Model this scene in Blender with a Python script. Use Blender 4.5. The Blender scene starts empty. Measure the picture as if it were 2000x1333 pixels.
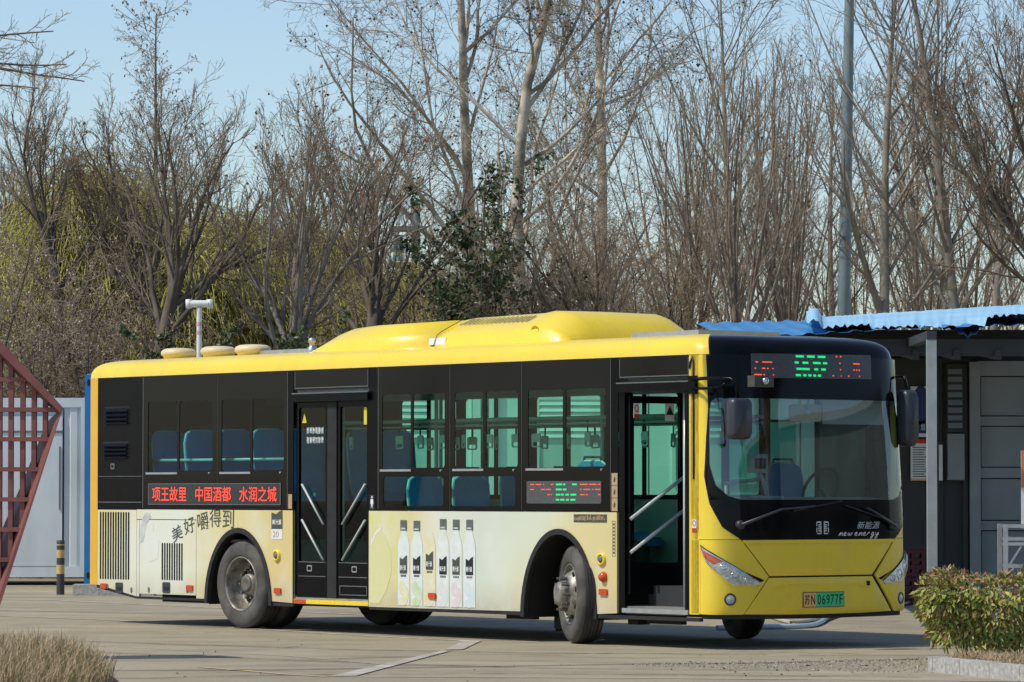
import bpy, math, random
import numpy as np
from mathutils import Vector, Matrix
from mathutils.geometry import tessellate_polygon
R = math.radians
random.seed(7)
rng = np.random.default_rng(11)
S = bpy.context.scene
COL = S.collection

# ------------------------------------------------------------------ camera, sky, sun, exposure
F_PX, CAM_H, PITCH = 8000.0, 1.478, 0.03685           # focal length in photo pixels (2000 wide)
cd = bpy.data.cameras.new('camera')
cd.sensor_width = 36.0
cd.lens = 36.0 * F_PX / 2000.0
cd.clip_start, cd.clip_end = 0.5, 2000.0
cam = bpy.data.objects.new('camera', cd)
COL.objects.link(cam)
cam.location = (0, 0, CAM_H)
cam.rotation_euler = (R(90) + PITCH, 0, 0)
S.camera = cam

SUN_EL, SUN_AZ = R(53), math.atan2(-0.93, -0.37)       # direction towards the sun, x / y
w = bpy.data.worlds.new('World')
S.world = w
w.use_nodes = True
nt = w.node_tree
sky = nt.nodes.new('ShaderNodeTexSky')
sky.sky_type = 'NISHITA'
sky.sun_disc = False
sky.sun_elevation = SUN_EL
sky.sun_rotation = SUN_AZ % (2 * math.pi)
sky.air_density, sky.dust_density, sky.ozone_density = 1.0, 0.8, 3.0
bg = nt.nodes['Background']
bg.inputs['Strength'].default_value = 0.14
nt.links.new(sky.outputs[0], bg.inputs[0])

sl = bpy.data.lights.new('sun', 'SUN')
sl.energy, sl.angle, sl.color = 3.05, R(0.55), (1.0, 0.93, 0.79)
so = bpy.data.objects.new('sun', sl)
COL.objects.link(so)
ce = math.cos(SUN_EL)
hd = Vector((-0.93, -0.37)).normalized()
so.rotation_euler = Vector((hd.x * ce, hd.y * ce, math.sin(SUN_EL))).to_track_quat('Z', 'Y').to_euler()
so.location = (-20, -10, 40)

S.view_settings.view_transform = 'Standard'
S.view_settings.look = 'None'
S.view_settings.gamma = 1.0
S.view_settings.use_curve_mapping = False
S.view_settings.exposure = 0.12
S.cycles.max_bounces = 7
S.cycles.transparent_max_bounces = 16
S.cycles.caustics_reflective = S.cycles.caustics_refractive = False

# ------------------------------------------------------------------ materials
def _nodes(name):
    m = bpy.data.materials.new(name)
    m.use_nodes = True
    return m, m.node_tree, m.node_tree.nodes['Principled BSDF']

def noise(nt, scale, detail=4, rough=0.55, coord='Object', vec_scale=None):
    tc = nt.nodes.new('ShaderNodeTexCoord')
    n = nt.nodes.new('ShaderNodeTexNoise')
    n.inputs['Scale'].default_value = scale
    n.inputs['Detail'].default_value = detail
    n.inputs['Roughness'].default_value = rough
    if vec_scale:
        mp = nt.nodes.new('ShaderNodeMapping')
        mp.inputs['Scale'].default_value = vec_scale
        nt.links.new(tc.outputs[coord], mp.inputs[0])
        nt.links.new(mp.outputs[0], n.inputs['Vector'])
    else:
        nt.links.new(tc.outputs[coord], n.inputs['Vector'])
    return n

def ramp(nt, src, stops):
    r = nt.nodes.new('ShaderNodeValToRGB')
    e = r.color_ramp.elements
    while len(e) < len(stops):
        e.new(0.5)
    for el, (p, c) in zip(e, stops):
        el.position = p
        el.color = (*c, 1) if len(c) == 3 else c
    nt.links.new(src, r.inputs[0])
    return r

def mixc(nt, fac, a, b, mode='MIX'):
    n = nt.nodes.new('ShaderNodeMix')
    n.data_type = 'RGBA'
    n.blend_type = mode
    for s, v in ((0, fac), (6, a), (7, b)):
        if hasattr(v, 'is_output'):
            nt.links.new(v, n.inputs[s])
        elif s == 0:
            n.inputs[0].default_value = v
        else:
            n.inputs[s].default_value = (*v, 1)
    return n.outputs[2]

def mat(name, c1, c2=None, scale=6, rough=0.5, metal=0.0, coat=0.0, bump=0.0, bscale=None, vec=None, spec=0.5, detail=5, lo=.35, hi=.65):
    m, nt, b = _nodes(name)
    b.inputs['Roughness'].default_value = rough
    b.inputs['Metallic'].default_value = metal
    b.inputs['Coat Weight'].default_value = coat
    b.inputs['Coat Roughness'].default_value = 0.06
    b.inputs['Specular IOR Level'].default_value = spec
    if c2 is None:
        c2 = tuple(min(1, x * 0.82) for x in c1)
    n = noise(nt, scale, detail, vec_scale=vec)
    r = ramp(nt, n.outputs[0], [(lo, c1), (hi, c2)])
    nt.links.new(r.outputs[0], b.inputs['Base Color'])
    if bump:
        n2 = noise(nt, bscale or scale * 5, 6, 0.65, vec_scale=vec)
        bp = nt.nodes.new('ShaderNodeBump')
        bp.inputs['Strength'].default_value = bump
        bp.inputs['Distance'].default_value = 0.02
        nt.links.new(n2.outputs[0], bp.inputs['Height'])
        nt.links.new(bp.outputs[0], b.inputs['Normal'])
    return m

def emit(name, c, strength):
    m, nt, b = _nodes(name)
    b.inputs['Base Color'].default_value = (*[x * 0.3 for x in c], 1)
    b.inputs['Emission Color'].default_value = (*c, 1)
    b.inputs['Emission Strength'].default_value = strength
    return m

def glass(name, tint, refl=1.0, rough=0.02, dirt=0.0, f0=.075):
    m, nt, b = _nodes(name)
    nt.nodes.remove(b)
    out = nt.nodes['Material Output']
    tr = nt.nodes.new('ShaderNodeBsdfTransparent')
    tr.inputs[0].default_value = (*tint, 1)
    gl = nt.nodes.new('ShaderNodeBsdfGlossy')
    gl.inputs['Roughness'].default_value = rough
    gl.inputs[0].default_value = (refl, refl, refl, 1)
    lw = nt.nodes.new('ShaderNodeLayerWeight')           # Schlick reflectance, the same from both sides of the pane
    lw.inputs[0].default_value = .5
    pw = nt.nodes.new('ShaderNodeMath'); pw.operation = 'POWER'; pw.inputs[1].default_value = 5.0
    nt.links.new(lw.outputs['Facing'], pw.inputs[0])
    fr = nt.nodes.new('ShaderNodeMath'); fr.operation = 'MULTIPLY_ADD'; fr.inputs[1].default_value = .92; fr.inputs[2].default_value = f0
    nt.links.new(pw.outputs[0], fr.inputs[0])
    mx = nt.nodes.new('ShaderNodeMixShader')
    nt.links.new(fr.outputs[0], mx.inputs[0])
    nt.links.new(tr.outputs[0], mx.inputs[1])
    nt.links.new(gl.outputs[0], mx.inputs[2])
    last = mx.outputs[0]
    if dirt:
        df = nt.nodes.new('ShaderNodeBsdfDiffuse')
        df.inputs[0].default_value = (.5, .48, .42, 1)
        n = noise(nt, 3, 5)
        r = ramp(nt, n.outputs[0], [(.4, (0, 0, 0)), (.8, (dirt, dirt, dirt))])
        m2 = nt.nodes.new('ShaderNodeMixShader')
        nt.links.new(r.outputs[0], m2.inputs[0])
        nt.links.new(last, m2.inputs[1])
        nt.links.new(df.outputs[0], m2.inputs[2])
        last = m2.outputs[0]
    nt.links.new(last, out.inputs[0])
    return m

M = {}
def bus_paint():
    m, nt, b = _nodes('yellow_paint')
    n1 = noise(nt, 1.3, 4)
    r1 = ramp(nt, n1.outputs[0], [(.35, (.88, .66, .042)), (.65, (.84, .615, .036))])
    n2 = noise(nt, 2.2, 8, .72, vec_scale=(1.6, 1.6, .35))          # dust film washed down in streaks
    r2 = ramp(nt, n2.outputs[0], [(.46, (0, 0, 0)), (.74, (.38, .38, .38))])
    c = mixc(nt, r2.outputs[0], r1.outputs[0], (.62, .47, .12))
    n3 = noise(nt, 38, 4, .6)                                       # stone chips and specks
    r3 = ramp(nt, n3.outputs[0], [(.70, (0, 0, 0)), (.76, (.55, .55, .55))])
    c = mixc(nt, r3.outputs[0], c, (.30, .22, .06))
    nt.links.new(c, b.inputs['Base Color'])
    rr = ramp(nt, n2.outputs[0], [(.40, (.24, .24, .24)), (.72, (.52, .52, .52))])
    nt.links.new(rr.outputs[0], b.inputs['Roughness'])
    b.inputs['Coat Weight'].default_value = .25
    b.inputs['Coat Roughness'].default_value = .12
    n4 = noise(nt, 3.2, 2, .4)                                      # slightly wavy sheet metal
    bp = nt.nodes.new('ShaderNodeBump'); bp.inputs['Strength'].default_value = .12; bp.inputs['Distance'].default_value = .03
    nt.links.new(n4.outputs[0], bp.inputs['Height']); nt.links.new(bp.outputs[0], b.inputs['Normal'])
    return m
M['yellow'] = bus_paint()
M['orange_yellow'] = mat('orange_yellow_paint', (.78, .45, .02), (.74, .40, .02), 2, .35, coat=.3)
M['black_gloss'] = mat('black_glass', (.0035, .004, .005), (.005, .0055, .007), 3, .09, spec=.16)
M['black_paint'] = mat('black_paint', (.003, .0033, .004), (.0045, .005, .006), 5, .22, spec=.10)
M['black_matt'] = mat('black_rubber', (.012, .012, .013), (.02, .02, .02), 8, .75)
M['void'] = mat('dark_underbody', (.01, .01, .01), (.018, .016, .014), 4, .85)
M['seam'] = mat('grey_seam', (.16, .16, .17), None, 9, .5)
M['glass'] = glass('green_window_glass', (.55, .95, .79), .8, f0=.03)
M['dark_glass'] = glass('dark_window_glass', (.45, .82, .78), .8, f0=.025)
M['windscreen'] = glass('windscreen_glass', (.46, .58, .60), 1.0, dirt=.02, f0=.12)
M['clear'] = glass('clear_lamp_glass', (.93, .95, .95), 1.0)
M['rubber'] = mat('tyre_rubber', (.125, .118, .105), (.055, .053, .05), 5, .88, bump=.2, bscale=50, detail=8)
M['tread'] = mat('tyre_tread', (.028, .028, .03), (.02, .02, .022), 9, .8)
M['rim'] = mat('wheel_steel', (.42, .40, .36), (.16, .145, .12), 9, .55, metal=.6, bump=.05)
M['rim_dirty'] = mat('wheel_grime', (.24, .22, .19), (.10, .09, .08), 14, .6, metal=.4, bump=.2)
M['chrome'] = mat('bright_metal', (.75, .75, .75), (.6, .6, .6), 5, .18, metal=1)
M['alu'] = mat('brushed_aluminium', (.55, .55, .56), (.45, .45, .46), 8, .35, metal=.8)
M['rail'] = mat('pale_handrail', (.55, .60, .56), (.48, .52, .5), 6, .3)
M['white'] = mat('white_plastic', (.78, .78, .75), (.7, .7, .68), 4, .45)
M['cream_pod'] = mat('cream_plastic', (.70, .59, .36), (.64, .54, .32), 3, .5)
M['grey_int'] = mat('grey_interior', (.40, .42, .42), (.34, .36, .36), 2, .6)
M['dark_int'] = mat('dark_interior', (.03, .033, .036), (.025, .027, .03), 3, .7)
M['floor_int'] = mat('bus_floor', (.24, .23, .21), (.18, .17, .16), 5, .6)
M['beige'] = mat('beige_panel', (.50, .45, .36), (.46, .41, .33), 3, .5)
M['navy'] = mat('navy_panel', (.02, .045, .10), (.015, .035, .08), 5, .6)
M['seat_blue'] = mat('seat_fabric', (.04, .30, .62), (.03, .24, .52), 5, .8)
M['piping'] = mat('seat_piping', (.5, .6, .55), (.45, .55, .5), 5, .5)
M['mirror_back'] = mat('mirror_shell', (.035, .04, .05), (.028, .032, .04), 4, .4)
M['amber'] = mat('amber_lens', (.62, .10, .015), (.5, .06, .01), 60, .2)
M['lens_red'] = mat('orange_lens', (.60, .085, .02), (.5, .06, .015), 40, .2)
M['tan_sticker'] = mat('tan_sticker', (.50, .34, .18), (.44, .3, .16), 20, .5)
M['plate_y'] = mat('plate_yellow', (.85, .50, .17), (.78, .46, .16), 10, .4)
M['plate_g'] = mat('plate_green', (.03, .62, .22), (.025, .56, .20), 10, .4)
M['ink'] = mat('black_ink', (.012, .012, .012), None, 20, .5)
M['ink_grey'] = mat('grey_ink', (.055, .06, .05), (.08, .085, .07), 20, .5)
M['white_ink'] = mat('white_ink', (.80, .80, .80), (.74, .74, .74), 10, .5)
M['pale_ink'] = mat('pale_ink', (.55, .58, .58), (.45, .48, .48), 30, .5)
M['red_ink'] = mat('red_ink', (.55, .03, .02), (.5, .03, .02), 10, .5)
M['blue_ink'] = mat('blue_ink', (.015, .04, .16), (.012, .035, .13), 10, .5)
M['led_red'] = emit('led_red', (1, .06, .03), 1.5)
M['led_dim'] = emit('led_red_front', (1, .10, .05), 1.0)
M['led_green'] = emit('led_green', (.0, .8, .22), 1.0)
M['led_board'] = mat('led_board', (.022, .022, .025), (.03, .03, .033), 30, .3)
M['led_grey'] = mat('led_screen_grey', (.085, .088, .095), (.065, .068, .075), 30, .3)
M['yel_sign'] = mat('warning_yellow', (.75, .62, .05), None, 10, .5)

# the printed advertisement along the lower flank: colours of the print itself
def ad_material():
    m, nt, b = _nodes('printed_advert_vinyl')
    b.inputs['Roughness'].default_value = .38
    b.inputs['Coat Weight'].default_value = .15
    tc = nt.nodes.new('ShaderNodeTexCoord')
    sp = nt.nodes.new('ShaderNodeSeparateXYZ')
    nt.links.new(tc.outputs['Object'], sp.inputs[0])
    n = noise(nt, .9, 2, .5)
    ad = nt.nodes.new('ShaderNodeMath'); ad.operation = 'MULTIPLY_ADD'
    nt.links.new(n.outputs[0], ad.inputs[0]); ad.inputs[1].default_value = 1.3
    nt.links.new(sp.outputs[0], ad.inputs[2])
    ad2 = nt.nodes.new('ShaderNodeMath'); ad2.operation = 'MULTIPLY_ADD'   # slant with height
    nt.links.new(sp.outputs[2], ad2.inputs[0]); ad2.inputs[1].default_value = -.35
    nt.links.new(ad.outputs[0], ad2.inputs[2])
    mr = nt.nodes.new('ShaderNodeMapRange')
    mr.inputs['From Min'].default_value = -10.5 + .65 - .28
    mr.inputs['From Max'].default_value = -1.2 + .65 - .28
    nt.links.new(ad2.outputs[0], mr.inputs[0])
    cream, tan, white, blue, lime = (.71, .63, .32), (.69, .56, .25), (.73, .73, .60), (.62, .68, .58), (.68, .68, .27)
    def t(u): return (u + 10.5) / 9.3
    r = ramp(nt, mr.outputs[0], [(0, cream), (t(-9.6), white), (t(-8.9), (.73, .76, .66)), (t(-8.0), cream), (t(-7.2), tan), (t(-6.6), tan),
             (t(-5.5), lime), (t(-4.75), cream), (t(-4.3), white), (t(-3.5), blue), (t(-2.7), (.67, .71, .56)), (t(-2.0), cream), (1, tan)])
    n2 = noise(nt, 1.7, 3)
    r2 = ramp(nt, n2.outputs[0], [(.52, (0, 0, 0)), (.74, (.55, .55, .55))])
    c = mixc(nt, r2.outputs[0], r.outputs[0], (.74, .77, .70))
    # grime that collects along the skirt
    z = nt.nodes.new('ShaderNodeMapRange')
    z.inputs['From Min'].default_value = .28; z.inputs['From Max'].default_value = .62
    z.inputs['To Min'].default_value = 1; z.inputs['To Max'].default_value = 0
    nt.links.new(sp.outputs[2], z.inputs[0])
    n3 = noise(nt, 5, 6, .7)
    mu = nt.nodes.new('ShaderNodeMath'); mu.operation = 'MULTIPLY'
    nt.links.new(z.outputs[0], mu.inputs[0]); nt.links.new(n3.outputs[0], mu.inputs[1])
    c = mixc(nt, mu.outputs[0], c, (.42, .36, .26))
    nt.links.new(c, b.inputs['Base Color'])
    return m
M['ad'] = ad_material()

# ------------------------------------------------------------------ object helpers
def tag(o, label=None, cat=None, group=None, kind=None):
    if label: o['label'] = label
    if cat: o['category'] = cat
    if group: o['group'] = group
    if kind: o['kind'] = kind
    return o

def thing(name, label, cat, loc=(0, 0, 0), rz=0, group=None):
    o = bpy.data.objects.new(name, None)
    o.empty_display_size = .3
    COL.objects.link(o)
    o.location = loc
    o.rotation_euler = (0, 0, rz)
    return tag(o, label, cat, group)

def link(name, me, m=None, parent=None, loc=None, rot=None):
    o = bpy.data.objects.new(name, me)
    COL.objects.link(o)
    if m is not None:
        me.materials.clear()
        me.materials.append(m)
    if parent is not None:
        o.parent = parent
    if loc is not None: o.location = loc
    if rot is not None: o.rotation_euler = rot
    return o

class MB:
    """collects vertices and faces, builds one mesh object"""
    def __init__(s): s.v, s.f, s.sm = [], [], []
    def add(s, vs, fs, smooth=False):
        k = len(s.v)
        s.v += [tuple(p) for p in vs]
        s.f += [tuple(i + k for i in f) for f in fs]
        s.sm += [smooth] * len(fs)
        return s
    def box(s, x0, y0, z0, x1, y1, z1):
        vs = [(x, y, z) for z in (z0, z1) for y in (y0, y1) for x in (x0, x1)]
        return s.add(vs, [(0, 2, 3, 1), (4, 5, 7, 6), (0, 1, 5, 4), (2, 6, 7, 3), (0, 4, 6, 2), (1, 3, 7, 5)])
    def beam(s, a, b, wd, ht, up=(0, 0, 1)):
        a, b = Vector(a), Vector(b)
        d = (b - a).normalized()
        x = d.cross(Vector(up))
        if x.length < 1e-4: x = d.cross(Vector((1, 0, 0)))
        x.normalize()
        y = x.cross(d)
        vs = []
        for p in (a, b):
            for sx, sy in ((-1, -1), (1, -1), (1, 1), (-1, 1)):
                vs.append(p + x * sx * wd / 2 + y * sy * ht / 2)
        return s.add(vs, [(3, 2, 1, 0), (4, 5, 6, 7), (0, 1, 5, 4), (1, 2, 6, 5), (2, 3, 7, 6), (3, 0, 4, 7)])
    def tube(s, pts, r, n=8, caps=True):
        pts = [Vector(p) for p in pts]
        rs = r if isinstance(r, (list, tuple)) else [r] * len(pts)
        rings = []
        x = None
        for i, p in enumerate(pts):
            d = (pts[min(i + 1, len(pts) - 1)] - pts[max(i - 1, 0)]).normalized()
            if x is None:
                x = d.cross(Vector((0, 0, 1)))
                if x.length < 1e-3: x = d.cross(Vector((1, 0, 0)))
            x = (x - d * x.dot(d)).normalized()
            y = d.cross(x)
            rings.append([p + (x * math.cos(a) + y * math.sin(a)) * rs[i] for a in [2 * math.pi * k / n for k in range(n)]])
        vs = [v for g in rings for v in g]
        fs = [(i * n + k, i * n + (k + 1) % n, (i + 1) * n + (k + 1) % n, (i + 1) * n + k) for i in range(len(pts) - 1) for k in range(n)]
        s.add(vs, fs, True)
        if caps:
            s.add(rings[0], [tuple(range(n))[::-1]])
            s.add(rings[-1], [tuple(range(n))])
        return s
    def lathe(s, prof, n=32, axis='y', c=(0, 0, 0), smooth=True, close=False):
        """prof: list of (radius, height along axis)"""
        vs, fs = [], []
        for r, hh in prof:
            for k in range(n):
                a = 2 * math.pi * k / n
                p = {'y': (r * math.cos(a), hh, r * math.sin(a)), 'z': (r * math.cos(a), r * math.sin(a), hh), 'x': (hh, r * math.cos(a), r * math.sin(a))}[axis]
                vs.append((p[0] + c[0], p[1] + c[1], p[2] + c[2]))
        for i in range(len(prof) - 1):
            for k in range(n):
                fs.append((i * n + k, i * n + (k + 1) % n, (i + 1) * n + (k + 1) % n, (i + 1) * n + k))
        s.add(vs, fs, smooth)
        return s
    def plate(s, loops, fn, c0, c1):
        """flat outline (with holes) in (a, b), extruded between depths c0 and c1; fn(a, b, c) -> point"""
        pts = [p for l in loops for p in l]
        tris = tessellate_polygon([[Vector((p[0], p[1], 0)) for p in l] for l in loops])
        n = len(pts)
        vs = [fn(p[0], p[1], c1) for p in pts] + [fn(p[0], p[1], c0) for p in pts]
        fs = [tuple(t) for t in tris] + [tuple(i + n for i in t[::-1]) for t in tris]
        k = 0
        for l in loops:
            for i in range(len(l)):
                j = (i + 1) % len(l)
                fs.append((k + i, k + j, k + j + n, k + i + n))
            k += len(l)
        return s.add(vs, fs)
    def build(s, name, m=None, parent=None, loc=None, rot=None, fix=True):
        me = bpy.data.meshes.new(name)
        me.from_pydata(s.v, [], s.f)
        me.polygons.foreach_set('use_smooth', s.sm)
        if fix:
            import bmesh
            b = bmesh.new(); b.from_mesh(me)
            bmesh.ops.remove_doubles(b, verts=b.verts, dist=1e-5)
            bmesh.ops.recalc_face_normals(b, faces=b.faces)
            b.to_mesh(me); b.free()
        me.update()
        return link(name, me, m, parent, loc, rot)

def split(o):
    """every loose piece of a mesh becomes an object of its own with the same name"""
    me = o.data
    n = len(me.vertices)
    par = list(range(n))
    def find(i):
        while par[i] != i:
            par[i] = par[par[i]]; i = par[i]
        return i
    for e in me.edges: par[find(e.vertices[0])] = find(e.vertices[1])
    groups = {}
    for p in me.polygons: groups.setdefault(find(p.vertices[0]), []).append(p)
    if len(groups) < 2: return o
    name, m, parent, loc, rot = o.name.split('.')[0], me.materials[0], o.parent, o.location.copy(), o.rotation_euler.copy()
    out = []
    for ps in groups.values():
        ids = sorted({i for p in ps for i in p.vertices}); mp = {a: b for b, a in enumerate(ids)}
        g = MB(); g.v = [tuple(me.vertices[i].co) for i in ids]; g.f = [tuple(mp[i] for i in p.vertices) for p in ps]; g.sm = [p.use_smooth for p in ps]
        out.append(g)
    bpy.data.objects.remove(o)
    return [g.build(name, m, parent, loc, rot, fix=False) for g in out]

def rect(x0, z0, x1, z1): return [(x0, z0), (x1, z0), (x1, z1), (x0, z1)]
def rrect(x0, z0, x1, z1, r, n=5):
    o = []
    for cx, cz, a0 in ((x1 - r, z0 + r, -90), (x1 - r, z1 - r, 0), (x0 + r, z1 - r, 90), (x0 + r, z0 + r, 180)):
        for k in range(n + 1):
            a = R(a0 + 90 * k / n)
            o.append((cx + r * math.cos(a), cz + r * math.sin(a)))
    return o
def ell(cx, cz, rx, rz, n=24, a0=0): return [(cx + rx * math.cos(a0 + 2 * math.pi * k / n), cz + rz * math.sin(a0 + 2 * math.pi * k / n)) for k in range(n)]

def text_mesh(body, bold=0.0, shear=0.0):
    cu = bpy.data.curves.new('txt', 'FONT')
    cu.body = body
    cu.size = 1.0
    cu.offset = bold
    cu.shear = shear
    cu.resolution_u = 3
    o = bpy.data.objects.new('txt', cu)
    COL.objects.link(o)
    dg = bpy.context.evaluated_depsgraph_get()
    me = bpy.data.meshes.new_from_object(o.evaluated_get(dg))
    bpy.data.objects.remove(o)
    bpy.data.curves.remove(cu)
    return me

def lettering(body, fn, x0, z0, x1, z1, c, m, parent, bold=0.0, shear=0.0, name='lettering', keep=False):
    """letters fitted into the rectangle x0..x1, z0..z1 of a surface frame"""
    me = text_mesh(body, bold, shear)
    n = len(me.vertices)
    co = np.empty(n * 3); me.vertices.foreach_get('co', co); co = co.reshape(-1, 3)
    lo, hi = co.min(0), co.max(0)
    sx = (x1 - x0) / max(1e-6, hi[0] - lo[0]); sz = (z1 - z0) / max(1e-6, hi[1] - lo[1])
    out = [fn(x0 + (p[0] - lo[0]) * sx, z0 + (p[1] - lo[1]) * sz, c) for p in co]
    me.vertices.foreach_set('co', np.array(out).ravel())
    me.update()
    return link(name, me, m, parent)

def at(px, py, Y):
    """world point seen at photo pixel px, py when it stands at depth Y (level-camera approximation corrected for pitch)"""
    a, b = (px - 1000) / F_PX, (666.5 - py) / F_PX
    c, s = math.cos(PITCH), math.sin(PITCH)
    ry, rz = c - b * s, s + b * c
    return Vector((a * Y / ry, Y, CAM_H + rz * Y / ry))
def gpt(px, py, z=0.0):
    a, b = (px - 1000) / F_PX, (666.5 - py) / F_PX
    c, s = math.cos(PITCH), math.sin(PITCH)
    ry, rz = c - b * s, s + b * c
    t = (z - CAM_H) / rz
    return Vector((a * t, ry * t, z))
# ================================================================== THE BUS
# bus frame: x forward, y to the bus's left (0 = door-side flank), z up; origin on the ground under the front door-side corner
YAW = 0.89752
bus = thing('city_bus', 'yellow and cream single-deck city bus with open front door, parked across the yard', 'bus', (1.82826, 38.34902, 0), -YAW)
def SD(a, b, c): return (a, -c, b)                     # right flank, c outwards
def LF(a, b, c): return (a, 2.5 + c, b)                # left flank
L = 10.65

# ---- front surface: superellipse in plan, wrapped by arc length q
_ph = np.linspace(0, np.pi, 4001)
_vv = 1.25 - 1.25 * np.cos(_ph)
_uu = -0.12 + 0.36 * np.maximum(0, 1 - np.abs((_vv - 1.25) / 1.25) ** 3.5) ** (1 / 3.5)
_qq = np.r_[0, np.cumsum(np.hypot(np.diff(_vv), np.diff(_uu)))]
QT = float(_qq[-1])
def plan(q):
    if q <= 0: return -0.12 + q, 0.0, 0.0, -1.0
    if q >= QT: return -0.12 - (q - QT), 2.5, 0.0, 1.0
    u, v = np.interp(q, _qq, _uu), np.interp(q, _qq, _vv)
    e = .004
    du = np.interp(q + e, _qq, _uu) - np.interp(q - e, _qq, _uu)
    dv = np.interp(q + e, _qq, _vv) - np.interp(q - e, _qq, _vv)
    k = math.hypot(du, dv)
    return float(u), float(v), dv / k, -du / k
def lean(z): return -0.07 * min(max(0, z - 1.1), 1.8) ** 1.5
def S3(q, z, off):
    u, v, nu, nv = plan(q)
    ww = min(max(min(q, QT - q) / .25, 0), 1)
    ww = ww * ww * (3 - 2 * ww)
    return (u + nu * off + lean(z) * ww, v + nv * off, z)
def Q(q): return QT - q

def patch(name, A, B, m, parent, off=0.0, thick=.02, nT=12, nS=3, bulge=0.0, sub=True):
    """curved sheet between polylines A and B of (q, z); bulge pushes the middle out"""
    def res(Pl):
        o = []
        for i in range(len(Pl) - 1):
            for k in range(nS):
                f = k / nS
                o.append((Pl[i][0] * (1 - f) + Pl[i + 1][0] * f, Pl[i][1] * (1 - f) + Pl[i + 1][1] * f))
        return o + [Pl[-1]]
    a, b = res(A), res(B)
    n = len(a)
    mb = MB()
    grid = [[(a[i][0] * (1 - j / nT) + b[i][0] * j / nT, a[i][1] * (1 - j / nT) + b[i][1] * j / nT) for j in range(nT + 1)] for i in range(n)]
    def bo(i, j):
        x, y = i / (n - 1), j / nT
        return off + bulge * (1 - (2 * x - 1) ** 4) * (1 - (2 * y - 1) ** 4)
    top = [S3(*grid[i][j], bo(i, j)) for i in range(n) for j in range(nT + 1)]
    bot = [S3(*grid[i][j], off - thick) for i in range(n) for j in range(nT + 1)]
    k = nT + 1
    fs = [(i * k + j, (i + 1) * k + j, (i + 1) * k + j + 1, i * k + j + 1) for i in range(n - 1) for j in range(nT)]
    mb.add(top, fs, True)
    if thick:
        mb.add(bot, [f[::-1] for f in fs], True)
        rim = [(i, 0) for i in range(n)] + [(n - 1, j) for j in range(1, k)] + [(i, nT) for i in range(n - 2, -1, -1)] + [(0, j) for j in range(nT - 1, 0, -1)]
        ids = [i * k + j for i, j in rim]
        mb.add([top[i] for i in ids] + [bot[i] for i in ids], [(t, (t + 1) % len(ids), (t + 1) % len(ids) + len(ids), t + len(ids)) for t in range(len(ids))])
    me = bpy.data.meshes.new(name)
    me.from_pydata(mb.v, [], mb.f)
    me.polygons.foreach_set('use_smooth', mb.sm)
    me.update()
    return link(name, me, m, parent)

def side(name, loops, m, c0=-.03, c1=0.0, parent=bus, fn=SD):
    return MB().plate(loops, fn, c0, c1).build(name, m, parent)

# ---- roof
def outline(nf=60):
    pts, qs = [], []
    rr = .055
    for k in range(7):                                   # rear right corner
        a = R(180 + 90 * k / 6)
        pts.append((-L - .02 + rr + rr * math.cos(a), rr + rr * math.sin(a))); qs.append(None)
    for u in (-8, -5, -2.5): pts.append((u, 0)); qs.append(None)
    for k in range(nf + 1):
        q = QT * k / nf
        u, v, _, _ = plan(q)
        pts.append((u, v)); qs.append(q)
    for u in (-2.5, -5, -8): pts.append((u, 2.5)); qs.append(None)
    for k in range(7):
        a = R(90 + 90 * k / 6)
        pts.append((-L - .02 + rr + rr * math.cos(a), 2.5 - rr + rr * math.sin(a))); qs.append(None)
    return pts, qs
OUT, OQ = outline()
LEV = [(2.772, 0), (2.83, .008), (2.875, .028), (2.91, .06), (2.937, .105), (2.957, .17), (2.972, .27), (2.985, .45), (2.993, .75)]
def inset(p, d, q, z):
    u, v = p
    l = lean(z) if q is not None else 0
    return ((u + l + 5.2) * (1 - d / 5.4) - 5.2, 1.25 + (v - 1.25) * (1 - d / 1.25), z)
yel, blk = MB(), MB()
n = len(OUT)
rings = [[inset(OUT[i], d, OQ[i], z) for i in range(n)] for z, d in LEV]
vs = [p for r_ in rings for p in r_]
fy, fb = [], []
for l in range(len(LEV) - 1):
    for i in range(n):
        j = (i + 1) % n
        f = (l * n + i, l * n + j, (l + 1) * n + j, (l + 1) * n + i)
        black = OQ[i] is not None and OQ[j] is not None and .20 < OQ[i] < QT - .2 and l < 7
        (fb if black else fy).append(f)
fy.append(tuple(range((len(LEV) - 1) * n, len(LEV) * n)))
yel.add(vs, fy, True); blk.add(vs, fb, True)
used = sorted({i for f in fb for i in f}); mp_ = {a: b for b, a in enumerate(used)}
blk.v = [vs[i] for i in used]; blk.f = [tuple(mp_[i] for i in f) for f in fb]
yel.build('roof', M['yellow'], bus)
blk.build('front_cap', M['black_gloss'], bus)

# ---- rear shell (wraps the two rear corners)
mb = MB()
rp = [(-10.478, 0.0)] + [OUT[i] for i in range(6, -1, -1)] + [OUT[i] for i in range(n - 1, n - 8, -1)] + [(-10.478, 2.5)]
for z0, z1 in ((.43, 1.28), (1.28, 2.772)):
    vs = [(p[0], p[1], z) for z in (z0, z1) for p in rp]
    k = len(rp)
    mb.add(vs, [(i, i + 1, i + 1 + k, i + k) for i in range(k - 1)], True)
mb.build('rear_shell', M['orange_yellow'], bus)

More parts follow.
